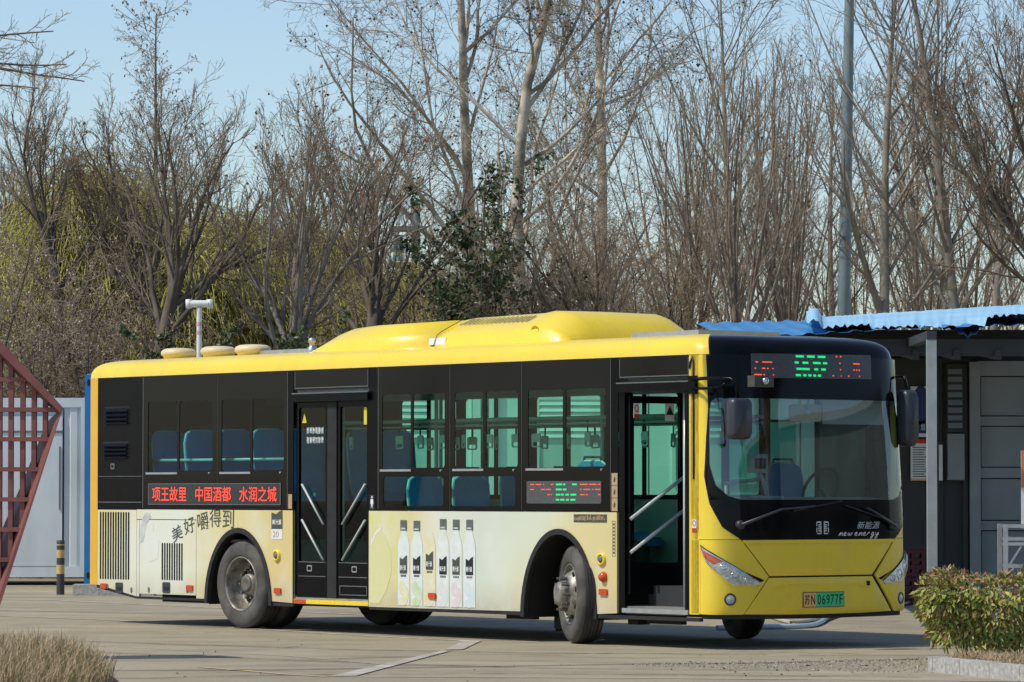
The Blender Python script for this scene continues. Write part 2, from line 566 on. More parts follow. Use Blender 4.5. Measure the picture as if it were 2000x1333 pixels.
# ---- lower flank
def arch(cx, z0, rx, rz, n=20): return [(cx - rx * math.cos(math.pi * k / n), z0 + rz * math.sin(math.pi * k / n)) for k in range(n + 1)]
def slots(u0, u1, z0, z1, n, wfrac=.55):
    st = (u1 - u0) / n
    return [rrect(u0 + st * k, z0, u0 + st * k + st * wfrac, z1, .012, 2) for k in range(n)]
ep = side('engine_panel', [[(-10.475, .43), (-9.675, .312), (-9.675, 1.278), (-10.475, 1.278)]] + slots(-10.43, -9.80, .49, 1.255, 12, .66), M['ad'], -.005)
hatch = side('service_hatch', [rect(-9.612, .345, -8.492, 1.168)] + slots(-9.17, -8.735, .50, .915, 9, .66), M['ad'], -.005)
side('flank_panel', [rect(-9.668, .312, -9.62, 1.168)], M['ad'])
side('flank_panel', [[(-8.484, .312)] + arch(-7.68, .312, .60, .745) + [(-6.672, .30), (-6.672, 1.283), (-9.668, 1.283), (-9.668, 1.176), (-8.484, 1.176)]], M['ad'])
side('flank_panel', [[(-5.312, .29)] + arch(-2.20, .30, .555, .785) + [(-1.318, .315), (-1.318, 1.283), (-5.312, 1.283)]], M['ad'])
g = MB()
g.plate([[(-10.5, .395), (-9.68, .285), (-8.3, .285), (-8.3, .311), (-9.68, .311), (-10.5, .425)]], SD, -.05, -.006)
for (a, b) in ((-7.06, -6.67), (-5.31, -2.77), (-1.63, -.12)):
    g.plate([rect(a, .262 if a > -10 else .285, b, .297 if a > -10 else .31)], SD, -.05, -.006)
split(g.build('skirt_trim', M['black_matt'], bus))
g = MB()
for cx, rx, rz, z0 in ((-7.68, .60, .745, .312), (-2.20, .555, .785, .30)):
    o1, o2 = arch(cx, z0 - .05, rx + .035, rz + .085, 28), arch(cx, z0 - .05, rx - .02, rz + .03, 28)
    g.plate([o1 + o2[::-1]], SD, -.04, .012)
split(g.build('arch_trim', M['black_matt'], bus))
g = MB()
for cx, rx, rz, z0 in ((-7.68, .60, .745, .312), (-2.20, .555, .785, .30)):
    a = arch(cx, z0 - .06, rx + .005, rz + .06, 24)
    vs = [SD(p[0], p[1], c) for c in (-.03, -.80) for p in a]
    k = len(a)
    g.add(vs, [(i, i + 1, i + 1 + k, i + k) for i in range(k - 1)], True)
    g.plate([a], SD, -.84, -.80)
split(g.build('wheel_housing', M['void'], bus))
g = MB()
g.plate([rect(-8.42, .13, -8.24, .33)] , SD, -.52, -.5)
g.plate([rect(-2.86, .12, -2.62, .36)], SD, -.5, -.48)
mf = split(g.build('mud_flap', M['black_matt'], bus))[0]
# comb edge along the bottom of the flaps
g = MB()
for u0, u1, z in ((-8.42, -8.24, .13), (-2.86, -2.62, .12)):
    for k in range(8):
        x = u0 + (u1 - u0) * (k + .5) / 8
        g.plate([[(x - .008, z), (x + .008, z), (x, z - .03)]], SD, -.515, -.49)
g.build('flap_fringe', M['black_matt'], mf)

# dark liner and cooling fins behind the grilles
g = MB(); g.box(-10.46, .05, .45, -9.70, .10, 1.27); g.box(-9.60, .05, .36, -8.5, .10, 1.15); split(g.build('grille_liner', M['void'], bus))
for u0, n_, z0, z1, par in ((-10.43, 12, .50, 1.25, ep), (-9.17, 9, .505, .91, hatch)):
    st = (.63 / 12) if n_ == 12 else (.435 / 9)
    base = None
    for k in range(n_):
        g = MB()
        x = u0 + st * k + st * .275
        g.add([SD(x - .006, z0, -.045), SD(x + .002, z0, -.02), SD(x - .006, z1, -.045), SD(x + .002, z1, -.02)], [(0, 1, 3, 2)])
        g.build('grille_fin', M['black_matt'], par)

# ---- black window band
BP = M['black_gloss']
def band(u0, u1, z0=1.287, z1=2.768, holes=(), m=None, name='window_panel', c1=-.006):
    return side(name, [rect(u0, z0, u1, z1)] + [rrect(*h, .035, 3) for h in holes], m or BP, -.014, c1)
vent = band(-10.477, -9.572, 1.287, 2.768, m=M['black_paint'], name='vent_panel')
for z0, z1, u0, u1 in ((2.24, 2.43, -10.33, -9.85), (1.855, 2.035, -10.36, -9.865)):
    side('vent_frame', [rect(u0 - .012, z0 - .012, u1 + .012, z1 + .012)], M['void'], -.006, -.004, vent)
    for k in range(4):
        z = z0 + (z1 - z0) * (k + .1) / 4
        h = (z1 - z0) / 4 * .75
        g = MB(); g.add([SD(u0, z + h, -.003), SD(u1, z + h, -.003), SD(u1, z, .022), SD(u0, z, .022), SD(u0, z - .003, -.004), SD(u1, z - .003, -.004)], [(0, 1, 2, 3), (3, 2, 5, 4)])
        g.build('louvre', M['black_paint'], vent)
side('lock', [rrect(-10.21, 1.735, -10.13, 1.80, .015)], M['seam'], -.006, .002, vent)
side('lock_slot', [rrect(-10.195, 1.75, -10.145, 1.785, .01)], M['void'], -.002, .004, vent)
g = MB(); g.plate([rect(-10.47, 1.652, -9.58, 1.657)], SD, -.006, -.0045); g.plate([rect(-10.47, 1.36, -9.58, 1.368)], SD, -.006, -.003); g.build('panel_seam', M['seam'], vent)

def pane(p, u0, z0, u1, z1, m, c=-.0105):
    o = MB().plate([rect(u0 - .01, z0 - .01, u1 + .01, z1 + .01)], SD, c - .004, c)
    # one thin sheet is enough for the glass: keep only the outer face
    o = MB().add([SD(u0 - .01, z0 - .01, c), SD(u1 + .01, z0 - .01, c), SD(u1 + .01, z1 + .01, c), SD(u0 - .01, z1 + .01, c)], [(0, 1, 2, 3)])
    return o.build('pane', m, p, fix=False)
def sill(p, u0, u1, z): return side('sill', [rect(u0 - .03, z - .014, u1 + .01, z + .008)], M['alu'], -.02, .004, p)
def knob(p, u, z): return side('latch', [ell(u, z, .011, .011, 10)], M['alu'], -.006, .004, p)
DG, GG = M['dark_glass'], M['glass']
w1 = [(-9.46, 1.70, -8.875, 2.48), (-8.835, 1.715, -8.185, 2.48)]
w2 = [(-8.01, 1.70, -7.465, 2.48), (-7.425, 1.715, -6.845, 2.48)]
wa = [(-5.09, 1.715, -4.60, 2.48), (-4.56, 1.725, -4.035, 2.48), (-5.07, 1.335, -4.06, 1.635)]
wb = [(-3.865, 1.715, -3.40, 2.48), (-3.36, 1.725, -2.85, 2.48), (-3.925, 1.335, -2.89, 1.635)]
wc = [(-2.685, 1.715, -2.14, 2.48), (-2.10, 1.725, -1.49, 2.48)]
for u0, u1, hs, gm in ((-9.556, -8.104, w1, DG), (-8.096, -6.788, w2, DG), (-5.158, -3.956, wa, GG), (-3.948, -2.796, wb, GG), (-2.788, -1.426, wc, GG)):
    p = band(u0, u1, holes=hs)
    for k, h in enumerate(hs): pane(p, *h, gm)
    sill(p, hs[0][0], hs[0][2], hs[0][1] - .012)
    knob(p, hs[1][2] - .06, hs[1][1] - .03)
    side('window_divider', [rect(hs[0][2] - .004, hs[0][1], hs[1][0] + .004, 2.48)], M['black_paint'], -.014, -.0065, p)
for a in (-9.564, -8.10, -6.784, -5.164, -3.952, -2.792, -1.422):
    side('panel_seam', [rect(a - .006, 1.30, a + .006, 2.765)], M['seam'], -.03, -.009)
band(-6.776, -6.668, .30, 2.768, name='door_post', m=M['black_paint'])
band(-5.318, -5.17, 1.287, 2.768, name='door_post', m=M['black_paint'])
band(-1.416, -1.306, 1.287, 2.768, name='door_post', m=M['black_paint'])
for u0, u1, t in ((-6.66, -5.326, 'mid'), (-1.30, -.262, 'front')):
    p = band(u0, u1, 2.56, 2.768, name='door_header')
    side('header_trim', [rect(u0 + .02, 2.575, u1 - .01, 2.583)], M['seam'], -.006, -.004, p)
    side('header_trim', [rect(u0 + .02, 2.583, u0 + .026, 2.75)], M['seam'], -.006, -.004, p)
    side('header_trim', [rect(u1 - .016, 2.583, u1 - .01, 2.75)], M['seam'], -.006, -.004, p)
    side('door_rail', [rect(u0 + .005, 2.432, u1 + .03, 2.515)], M['black_paint'], -.03, .035)
    side('door_rail_lip', [rect(u0 + .005, 2.515, u1 + .03, 2.527)], M['seam'], -.03, .028)
# yellow strip above and beside the front door
side('door_surround', [rect(-.258, .33, -.122, 2.768)], M['yellow'], -.03, 0)
g = MB(); g.tube([SD(-.245, 2.64, .004), SD(-.235, 2.70, .004), SD(-.205, 2.745, .004), SD(-.19, 2.70, .004), SD(-.19, 1.60, .004)], .011, 6)
g.build('door_seal', M['black_matt'], bus)

# ---- side LED boards
led = side('led_board', [rect(-9.43, 1.345, -6.90, 1.565)], M['led_board'], -.006, .001)
fr = side('led_frame', [rect(-9.44, 1.338, -6.89, 1.572), rect(-9.43, 1.345, -6.90, 1.565)], M['seam'], -.006, .003, led)
for tx, u0, u1 in (('项王故里', -9.355, -8.68), ('中国酒都', -8.50, -7.82), ('水润之城', -7.66, -6.965)):
    lettering(tx, SD, u0, 1.375, u1, 1.535, .0035, M['led_red'], led)
led2 = side('led_board', [rrect(-2.70, 1.365, -1.55, 1.585, .015)], M['led_grey'], -.006, .001)
def dashes(rows, m, fn, c, parent, h=.007):
    g = MB()
    for z, segs in rows:
        for a, b in segs:
            g.add([fn(a, z - h, c), fn(b, z - h, c), fn(b, z + h, c), fn(a, z + h, c)], [(0, 1, 2, 3)])
    return g.build('led_segments', m, parent, fix=False)
random.seed(5)
def segrow(u0, u1, fill, ln):
    o, u = [], u0
    while u < u1:
        l_ = random.uniform(.012, ln)
        if random.random() < fill: o.append((u, min(u + l_, u1)))
        u += l_ + random.uniform(.012, .03)
    return o
ZR = (1.552, 1.503, 1.452, 1.402)
dashes([(z, segrow(-2.64, -2.28, .9 - .22 * i, .09)) for i, z in enumerate(ZR)] + [(z, segrow(-1.87, -1.56, .95 - .2 * i, .12)) for i, z in enumerate(ZR)], M['led_dim'], SD, .003, led2, .005)
dashes([(z, segrow(-2.24, -1.92, .95, .12)) for z in ZR], M['led_green'], SD, .003, led2, .008)

# ---- middle door: two closed leaves
def door_leaf(u0, u1, z0, z1, gz0, gz1, name='door_leaf', fn=SD, c=-.03, hand=1, parent=bus):
    lf = MB().plate([rect(u0, z0, u1, z1), rrect(u0 + .045, gz0, u1 - .045, gz1, .03, 3)], fn, c - .035, c).build(name, M['black_paint'], parent)
    MB().add([fn(u0 + .04, gz0 - .01, c - .015), fn(u1 - .04, gz0 - .01, c - .015), fn(u1 - .04, gz1 + .01, c - .015), fn(u0 + .04, gz1 + .01, c - .015)], [(0, 1, 2, 3)]).build('pane', M['glass'], lf, fix=False)
    return lf
lf1 = door_leaf(-6.645, -6.075, .37, 2.425, .73, 2.37)
lf2 = door_leaf(-5.905, -5.345, .37, 2.425, .73, 2.37)
side('door_mullion', [rect(-6.07, .365, -5.91, 2.43)], M['black_matt'], -.06, -.018)
for lf, sg, u0, u1 in ((lf1, 1, -6.52, -6.135), (lf2, -1, -5.395, -5.80)):
    for z in (1.56, 1.185):
        g = MB(); g.tube([SD(u0, z, -.012), SD(u1, z - .42, -.012)], .012, 6); g.build('grab_bar', M['rail'], lf)
    a, b = sorted((u0, u1))
    g = MB(); g.plate([rect(min(a, b) - .08, .735, max(a, b) + .02, .742)], SD, -.03, -.027); g.plate([rect(a - .08, .585, b + .02, .592)], SD, -.03, -.027); g.build('panel_seam', M['seam'], lf)
    x = -6.40 if sg > 0 else -5.60
    side('door_latch', [rrect(x - .045, .64, x + .045, .705, .015), rrect(x - .033, .652, x + .033, .693, .01)], M['alu'], -.03, -.024, lf)
side('door_kick_plate', [rect(-5.86, .40, -5.38, .50), rect(-5.852, .408, -5.388, .492)], M['seam'], -.03, -.026, lf2)
side('warning_sticker', [[(-6.555, 2.21), (-6.475, 2.21), (-6.515, 2.31)]], M['yel_sign'], -.044, -.040, lf1)
side('warning_sticker', [rect(-5.455, 2.18, -5.375, 2.36)], M['yel_sign'], -.044, -.040, lf2)
g = MB(); random.seed(14)
for row in (2.09, 1.99):
    for k in range(6):
        u = -6.47 + k * .052
        for t in range(3): g.plate([rect(u + t * .014, row + random.uniform(0, .012), u + t * .014 + random.uniform(.006, .012), row + .075 - random.uniform(0, .012))], SD, -.042, -.040)
        g.plate([rect(u, row + random.uniform(.02, .05), u + .04, row + random.uniform(.055, .065))], SD, -.042, -.0395)
g.build('door_notice_print', M['pale_ink'], lf1)
ys = side('door_step', [rect(-6.655, .297, -5.325, .345)], M['yellow'], -.05, -.002)
side('step_reflector', [rect(-6.65, .30, -6.43, .342)], M['lens_red'], -.01, 0.001, ys)
side('step_edge', [rect(-6.64, .348, -5.34, .362)], M['alu'], -.06, -.015, ys)

# ---- front doorway: leaves folded inwards
side('door_jamb', [rect(-1.300, .32, -1.215, 2.43)], M['black_paint'], -.12, -.012)
side('door_jamb', [rect(-.335, .32, -.262, 2.43)], M['black_paint'], -.16, -.012)
def LEAF1(a, b, c): return (-1.17 + .16 * a + c, .02 + a, b)
lf3 = door_leaf(.02, .62, .50, 2.40, .80, 2.33, fn=LEAF1, c=0)
for z in (1.22, .90):
    g = MB(); g.tube([LEAF1(.0, z, .035), LEAF1(.62, z + .42, .035)], .018, 8); g.build('grab_bar', M['rail'], lf3)
def LEAF2(a, b, c): return (-.36 - .12 * a + c, .06 + a, b)
lf4 = door_leaf(.02, .6, .50, 2.40, .80, 2.33, fn=LEAF2, c=0)
MB().plate([rect(.05, 2.19, .11, 2.33)], LEAF1, .012, .016).build('prohibition_sticker', M['white_ink'], lf3)
MB().plate([rect(.052, 2.19, .108, 2.225)], LEAF1, .017, .019).build('sticker_band', M['red_ink'], lf3)
MB().plate([ell(.08, 2.28, .024, .036, 16), ell(.08, 2.28, .016, .026, 16)], LEAF1, .017, .019).build('sticker_ring', M['red_ink'], lf3)
MB().plate([rect(.40, 2.16, .50, 2.33)], LEAF1, .012, .016).build('warning_sticker', M['white_ink'], lf3)
MB().plate([[(.41, 2.22), (.49, 2.22), (.45, 2.31)]], LEAF1, .017, .019).build('sticker_triangle', M['ink'], lf3)
st = side('step_well', [rect(-1.215, .315, -.335, .36)], M['floor_int'], -1.0, -.02)
side('step_edge', [rect(-1.23, .325, -.27, .368)], M['alu'], -.05, .012, st)
g = MB(); g.plate([rect(-1.2, .362, -.62, .58)], SD, -.62, -.30); g.build('step_riser', M['dark_int'], bus)
g = MB(); g.tube([SD(-.52, .37, -.18), SD(-.52, 2.42, -.18)], .022, 10); g.build('entry_pole', M['rail'], bus)

# ---- small fittings on the flank
for u, z in ((-10.33, .415), (-8.60, .425), (-6.93, .425), (-4.22, .425), (-1.51, .515)):
    o = side('side_marker', [rrect(u - .06, z - .03, u + .06, z + .03, .018)], M['lens_red'], -.002, .02)
o = MB().lathe([(.052, 0), (.05, -.02), (.035, -.045), (.0, -.055)], 16, 'y', (-1.51, 0, .66)).build('turn_signal', M['amber'], bus)
for u, z in ((-6.95, .80), (-1.54, .83)):
    o = MB().lathe([(.062, 0), (.06, -.022), (.045, -.03), (.04, -.016), (0, -.014)], 20, 'y', (u, 0, z)).build('emergency_valve', M['yellow'], bus)
    MB().lathe([(.036, -.018), (.03, -.03), (.0, -.032)], 14, 'y', (u, 0, z)).build('valve_button', M['seam'], o)
for u, z in ((-10.02, .40), (-9.07, .42)):
    o = side('recessed_latch', [rrect(u - .075, z - .06, u + .075, z + .06, .02)], M['mirror_back'], -.002, .006)
    side('latch_paddle', [rrect(u - .045, z - .03, u + .05, z + .012, .012)], M['void'], .004, .009, o)
for u, z in ((-10.26, .41), (-9.77, .38), (-8.66, .40), (-9.42, .39)):
    side('key_lock', [ell(u, z, .016, .03, 12)], M['seam'], -.002, .008)
side('accessibility_sticker', [rect(-6.755, 1.30, -6.69, 1.455)], M['tan_sticker'], -.006, -.003)
o = side('pedestrian_sticker', [rect(-5.305, 1.295, -5.22, 1.45)], M['ink'], -.006, -.003)
MB().plate([ell(-5.262, 1.425, .012, .014, 10)], SD, -.003, -.0015).build('sticker_figure', M['white_ink'], o)
MB().plate([[(-5.282, 1.405), (-5.242, 1.405), (-5.235, 1.35), (-5.252, 1.36), (-5.246, 1.305), (-5.262, 1.34), (-5.278, 1.305), (-5.272, 1.36), (-5.289, 1.35)]], SD, -.003, -.0015).build('sticker_figure', M['white_ink'], o)
o = side('notice_strip', [rect(-1.40, 1.295, -1.312, 1.66)], M['tan_sticker'], -.006, -.003)
for z in (1.42, 1.54):
    side('notice_rule', [rect(-1.398, z, -1.314, z + .005)], M['ink_grey'], -.003, -.0018, o)
for z0 in (1.455, 1.575, 1.33):
    side('pictogram', [[(-1.37, z0), (-1.345, z0), (-1.338, z0 + .03), (-1.352, z0 + .055), (-1.368, z0 + .03)]], M['ink_grey'], -.003, -.0018, o)
o = side('notice_strip', [rect(-1.385, .86, -1.335, 1.20), rect(-1.382, .864, -1.338, 1.196)], M['ink_grey'], -.002, .002)
g = MB()
for k in range(9): g.plate([rect(-1.372, .885 + k * .034, -1.348, .905 + k * .034)], SD, -.002, .002)
g.build('notice_print', M['ink_grey'], o)
pq = side('route_plaque', [rect(-1.965, 1.185, -1.465, 1.262)], M['ink_grey'], -.002, .004)
random.seed(3)
g = MB()
for k in range(22):
    u = -1.95 + k * .0215
    g.plate([rect(u, 1.20 + random.uniform(0, .01), u + random.uniform(.006, .014), 1.225 + random.uniform(0, .03))], SD, .002, .006)
g.build('plaque_relief', M['tan_sticker'], pq)

# ---- the printed advert: slogan, figure, tag and six bottles (flat print)
for ch, u, z, hh, rot in (('美', -8.93, .91, .17, 24), ('好', -8.70, 1.00, .18, 18), ('嚼', -8.45, 1.055, .19, 8), ('得', -8.22, 1.095, .19, 2), ('到', -7.98, 1.09, .20, -2)):
    ca, sa = math.cos(R(rot)), math.sin(R(rot))
    def FN(a, b, c, u=u, z=z, ca=ca, sa=sa): return SD(u + a * ca - b * sa * .8, z + a * sa * .8 + b * ca, c)
    lettering(ch, FN, 0, 0, .215, hh, .004, M['ink_grey'], bus, .0, name='slogan_lettering')
side('advert_print', [[(-9.62, .90), (-9.60, 1.06), (-9.55, 1.19), (-9.47, 1.255), (-9.40, 1.24), (-9.36, 1.17), (-9.41, 1.18), (-9.46, 1.12), (-9.50, 1.0), (-9.53, .93)]], mat('hair_print', (.44, .47, .44), (.60, .63, .58), 8, .4), .001, .0025)
side('advert_print', [[(-9.50, 1.0), (-9.46, 1.12), (-9.40, 1.17), (-9.34, 1.13), (-9.33, 1.03), (-9.22, .95), (-9.24, .74), (-9.40, .70), (-9.53, .76), (-9.56, .85)]], mat('figure_print', (.73, .76, .72), (.74, .73, .64), 6, .4), .001, .002)
def flag(u, z, w_, h_, parent, m=None):
    return side('brand_flag', [[(u, z), (u + w_, z), (u + w_, z + h_), (u + w_ * .72, z + h_ * .93), (u + w_ * .42, z + h_ * .78), (u, z + h_ * .88)]], m or M['ink_grey'], .003, .0045, parent)
tg = flag(-7.055, 1.085, .20, .20, bus)
lettering('美汁源', SD, -7.04, 1.13, -6.87, 1.185, .006, M['white_ink'], tg, .02)
sq = side('anniversary_tag', [rect(-7.055, .975, -6.855, 1.082)], M['white_ink'], .001, .003)
lettering('20', SD, -7.03, .995, -6.92, 1.06, .0045, M['tan_sticker'], sq)
GROUND_ = dict(bottle=(.68, .72, .66), cap=(.09, .105, .10), lemon=(.68, .65, .36))
mats = {k: mat('print_' + k, c, GROUND_.get(k, tuple((x * .45 + y * .55) for x, y in zip(c, (.74, .77, .74)))), 11, .4, detail=6) for k, c in dict(bottle=(.74, .79, .79), yellow=(.72, .67, .37), green=(.50, .65, .36), gray=(.63, .67, .65), pink=(.68, .59, .60), blue=(.58, .69, .70), lemon=(.69, .68, .33), peach=(.70, .64, .43), cap=(.13, .15, .14)).items()}
lm = side('lemon_print', [ell(-5.02, .76, .27, .40, 28)[2:] and [(-5.305, .33), (-5.305, 1.13), (-5.15, 1.12), (-5.02, 1.02), (-4.93, .86), (-4.92, .66), (-5.0, .47), (-5.13, .33)]], mats['lemon'], .001, .002)
side('lemon_rim', [[(-5.305, .80), (-5.26, .98), (-5.18, 1.08), (-5.08, 1.12), (-5.10, 1.09), (-5.20, 1.03), (-5.27, .92), (-5.305, .76)]], M['white_ink'], .002, .003)
BT = [(-4.71, 1.19, 'yellow', 1), (-4.485, 1.185, 'green', 1), (-4.27, 1.165, 'peach', 0), (-4.045, 1.205, 'gray', 1), (-3.83, 1.20, 'pink', 1), (-3.61, 1.20, 'blue', 1)]
for i, (u, zt, col, cap) in enumerate(BT):
    zb = .32
    b = side('bottle_print', [[(u - .095, zb), (u + .095, zb), (u + .095, .93), (u + .075, 1.0), (u + .045, 1.07), (u + .04, zt - .10), (u - .04, zt - .10), (u - .045, 1.07), (u - .075, 1.0), (u - .095, .93)]], mats['bottle'] if cap else mats['yellow'], .0015 + .0004 * i, .003 + .0004 * i)
    if cap:
        side('cap_print', [rect(u - .052, zt - .105, u + .052, zt)], mats['cap'], .004, .007, b)
        side('cap_ring', [rect(u - .04, zt - .095, u + .035, zt - .078)], M['pale_ink'], .007, .008, b)
    fl = flag(u - .06, .645 if cap else .69, .12, .185, b, M['ink'] if i % 2 else M['ink_grey'])
    fl.location.y = -.003
    lettering('美汁源', SD, u - .05, .675 if cap else .72, u + .05, .73 if cap else .775, .0125, M['white_ink'], b, .02)
    g = MB()
    for k in range(4): g.plate([rect(u - .045 + k * .024, (.612 if cap else .657), u - .028 + k * .024, (.632 if cap else .677))], SD, .005, .006)
    g.build('caption_print', M['ink_grey'], b)
    for (du, zz, rx, rz, cc) in ((-.03, .50, .05, .075, col), (.035, .43, .05, .09, col), (-.01, .36, .07, .045, col)):
        side('fruit_print', [ell(u + du, zz, rx, rz, 16)], mats[cc], .004, .0055 + .0006 * random.random(), b)
# ---- bus front
patch('front_backing', [(-.10, .34), (-.10, 1.03)], [(QT + .10, .34), (QT + .10, 1.03)], M['void'], bus, -.03, .01, 50, 4)
patch('corner_panel', [(-.118, 1.035), (-.118, 1.37), (-.118, 1.63), (-.118, 2.26), (-.118, 2.768)], [(.445, 1.035), (.14, 1.37), (.078, 1.63), (.172, 2.26), (.20, 2.768)], M['yellow'], bus, 0, .02, 12)
patch('corner_panel', [(Q(-.118), 1.035), (Q(-.118), 1.37), (Q(-.118), 1.63), (Q(-.118), 2.26), (Q(-.118), 2.768)], [(Q(.445), 1.035), (Q(.14), 1.37), (Q(.078), 1.63), (Q(.172), 2.26), (Q(.20), 2.768)], M['yellow'], bus, 0, .02, 12)
for s in (0, 1):
    X = (lambda q: q) if s == 0 else Q
    patch('corner_panel', [(X(-.118), .34), (X(-.118), .975), (X(-.118), 1.03)], [(X(.014), .34), (X(.014), .975), (X(.014), 1.03)], M['yellow'], bus, 0, .02, 5)
    # shoulder above the lamp, lamp pod below it
    patch('shoulder_panel', [(X(.016), 1.03), (X(.15), 1.03), (X(.30), 1.03), (X(.445), 1.03), (X(.758), .682)], [(X(.016), .985), (X(.16), .915), (X(.30), .833), (X(.48), .733), (X(.72), .648)], M['yellow'], bus, .001, .02, 8, 5)
    patch('lamp_pod', [(X(.022), .975), (X(.30), .822), (X(.665), .63), (X(.738), .662)], [(X(.022), .335), (X(.18), .332), (X(.32), .332), (X(.468), .332)], M['yellow'], bus, .004, .02, 16, 5, bulge=.012)
patch('bonnet', [(.772, .688), (1.1, .688), (1.44, .688), (1.79, .688), (Q(.80), .688)], [(.46, 1.028), (.95, 1.028), (1.44, 1.028), (1.93, 1.028), (Q(.47), 1.028)], M['yellow'], bus, .0, .02, 12, 5, bulge=.016)
patch('bonnet_lip', [(.46, 1.026), (.95, 1.026), (1.44, 1.026), (1.93, 1.026), (Q(.47), 1.026)], [(.475, 1.000), (.96, .995), (1.44, .995), (1.92, .995), (Q(.485), 1.0)], M['yellow'], bus, .022, .03, 3, 6)
bump = patch('bumper', [(.478, .335), (.95, .325), (1.44, .322), (1.93, .325), (Q(.52), .335)], [(.764, .672), (1.1, .672), (1.44, .672), (1.79, .672), (Q(.80), .672)], M['yellow'], bus, .004, .03, 14, 5, bulge=.022)
patch('bumper_crease', [(.80, .575), (1.0, .60), (1.44, .602), (1.9, .60), (2.02, .575)], [(.81, .565), (1.0, .588), (1.44, .590), (1.9, .588), (2.01, .565)], M['yellow'], bump, .028, .02, 2, 5)
patch('tow_cover', [(2.0, .585), (2.0, .628)], [(2.035, .585), (2.035, .628)], M['void'], bump, .027, .01, 2, 1)
patch('under_valance', [(.0, .29), (1.44, .28), (QT, .29)], [(.0, .335), (1.44, .33), (QT, .335)], M['black_matt'], bus, -.03, .02, 2, 20)
# head lamps
lensdet = mat('lamp_reflector', (.85, .86, .88), (.5, .51, .53), 12, .15, metal=.85, bump=.45, bscale=16)
for s in (0, 1):
    X = (lambda q: q) if s == 0 else Q
    up = [(.038, .968), (.16, .905), (.30, .822), (.48, .722), (.655, .622)]
    lo = [(.045, .935), (.10, .835), (.21, .725), (.36, .606), (.63, .602)]
    hl = patch('headlight', [(X(a - .008), b + .012) for a, b in up], [(X(a + .004), b - .012) for a, b in lo], M['ink'], bus, .012, .01, 6, 4)
    patch('reflector', [(X(a), b) for a, b in up], [(X(a), b) for a, b in lo], lensdet, hl, .016, .004, 8, 4, bulge=.004)
    patch('indicator_lens', [(X(.045), .958), (X(.16), .893), (X(.27), .83)], [(X(.05), .935), (X(.10), .855), (X(.185), .80)], M['amber'], hl, .021, .003, 4, 3)
    for q, z, r_ in ((.275, .765, .047), (.385, .687, .054), (.505, .648, .036)):
        c = S3(X(q), z, .012); d = S3(X(q), z, .05)
        u = Vector(d) - Vector(c); u.normalize()
        g = MB(); g.lathe([(r_, .0), (r_ * 1.0, .012), (r_ * .86, .014), (r_ * .8, .004), (r_ * .45, .008), (0, .016)], 18, 'z')
        o = g.build('lamp', M['chrome'], hl); o.matrix_parent_inverse = Matrix()
        o.location = c; o.rotation_euler = u.to_track_quat('Z', 'Y').to_euler()
    patch('lens', [(X(a), b) for a, b in up], [(X(a), b) for a, b in lo], M['clear'], hl, .036, 0, 8, 4, bulge=.01)
    q, z = (.33, .475) if s == 0 else (Q(.36), .455)
    c = S3(q, z, .006); u = Vector(S3(q, z, .1)) - Vector(c)
    o = MB().lathe([(.058, 0), (.058, .014), (.047, .016), (.045, .008)], 22, 'z').build('fog_lamp', M['ink'], bus)
    o.location = c; o.rotation_euler = u.to_track_quat('Z', 'Y').to_euler()
    MB().lathe([(.047, .009), (.03, .015), (0, .018)], 22, 'z').build('lens', mat('fog_lens', (.55, .58, .55), (.35, .38, .36), 12, .1, coat=.5), o)
# number plate on the bumper
def PL(a, b, c): return S3(a, b, .028 + c)
plt_ = MB().plate([rect(1.155, .388, 1.685, .532)], PL, 0, .006)
plt_ = plt_.build('number_plate', M['ink_grey'], bus)
MB().plate([rect(1.162, .395, 1.318, .525)], PL, .006, .008).build('plate_field', M['plate_y'], plt_)
MB().plate([rect(1.318, .395, 1.678, .525)], PL, .006, .008).build('plate_field', M['plate_g'], plt_)
lettering('苏', PL, 1.172, .412, 1.24, .508, .0095, M['ink'], plt_, .012)
lettering('N', PL, 1.253, .412, 1.305, .508, .0095, M['ink'], plt_, .012)
for i, ch in enumerate('06977F'): lettering(ch, PL, 1.337 + i * .0565, .412, 1.337 + i * .0565 + .043, .508, .0095, M['ink'], plt_, .008)
# black windscreen mask and the clear pane
zr = [1.03, 1.15, 1.37, 1.405]
mk = lambda z: float(np.interp(z, [1.03, 1.15, 1.37, 1.63, 2.0, 2.26, 2.772], [.447, .26, .142, .08, .125, .174, .202]))
pn = lambda z: float(np.interp(z, [1.405, 1.44, 1.54, 1.73, 2.0, 2.26, 2.33, 2.36], [.46, .33, .215, .155, .165, .195, .22, .27]))
zz = [1.405, 1.44, 1.54, 1.63, 1.73, 2.0, 2.26, 2.33, 2.36]
patch('windscreen_mask', [(mk(z), z) for z in zr], [(Q(mk(z)), z) for z in zr], M['black_gloss'], bus, .003, .02, 50, 3)
patch('windscreen_mask', [(mk(z), z) for z in zz], [(pn(z), z) for z in zz], M['black_gloss'], bus, .003, .02, 4, 3)
patch('windscreen_mask', [(Q(mk(z)), z) for z in zz], [(Q(pn(z)), z) for z in zz], M['black_gloss'], bus, .003, .02, 4, 3)
patch('windscreen_mask', [(mk(z), z) for z in (2.36, 2.5, 2.772)], [(Q(mk(z)), z) for z in (2.36, 2.5, 2.772)], M['black_gloss'], bus, .003, .02, 50, 4)
patch('windscreen', [(pn(z) - .01, z) for z in zz], [(Q(pn(z)) + .01, z) for z in zz], M['windscreen'], bus, .002, 0, 40, 2)
def MK(a, b, c): return S3(a, b, .006 + c)
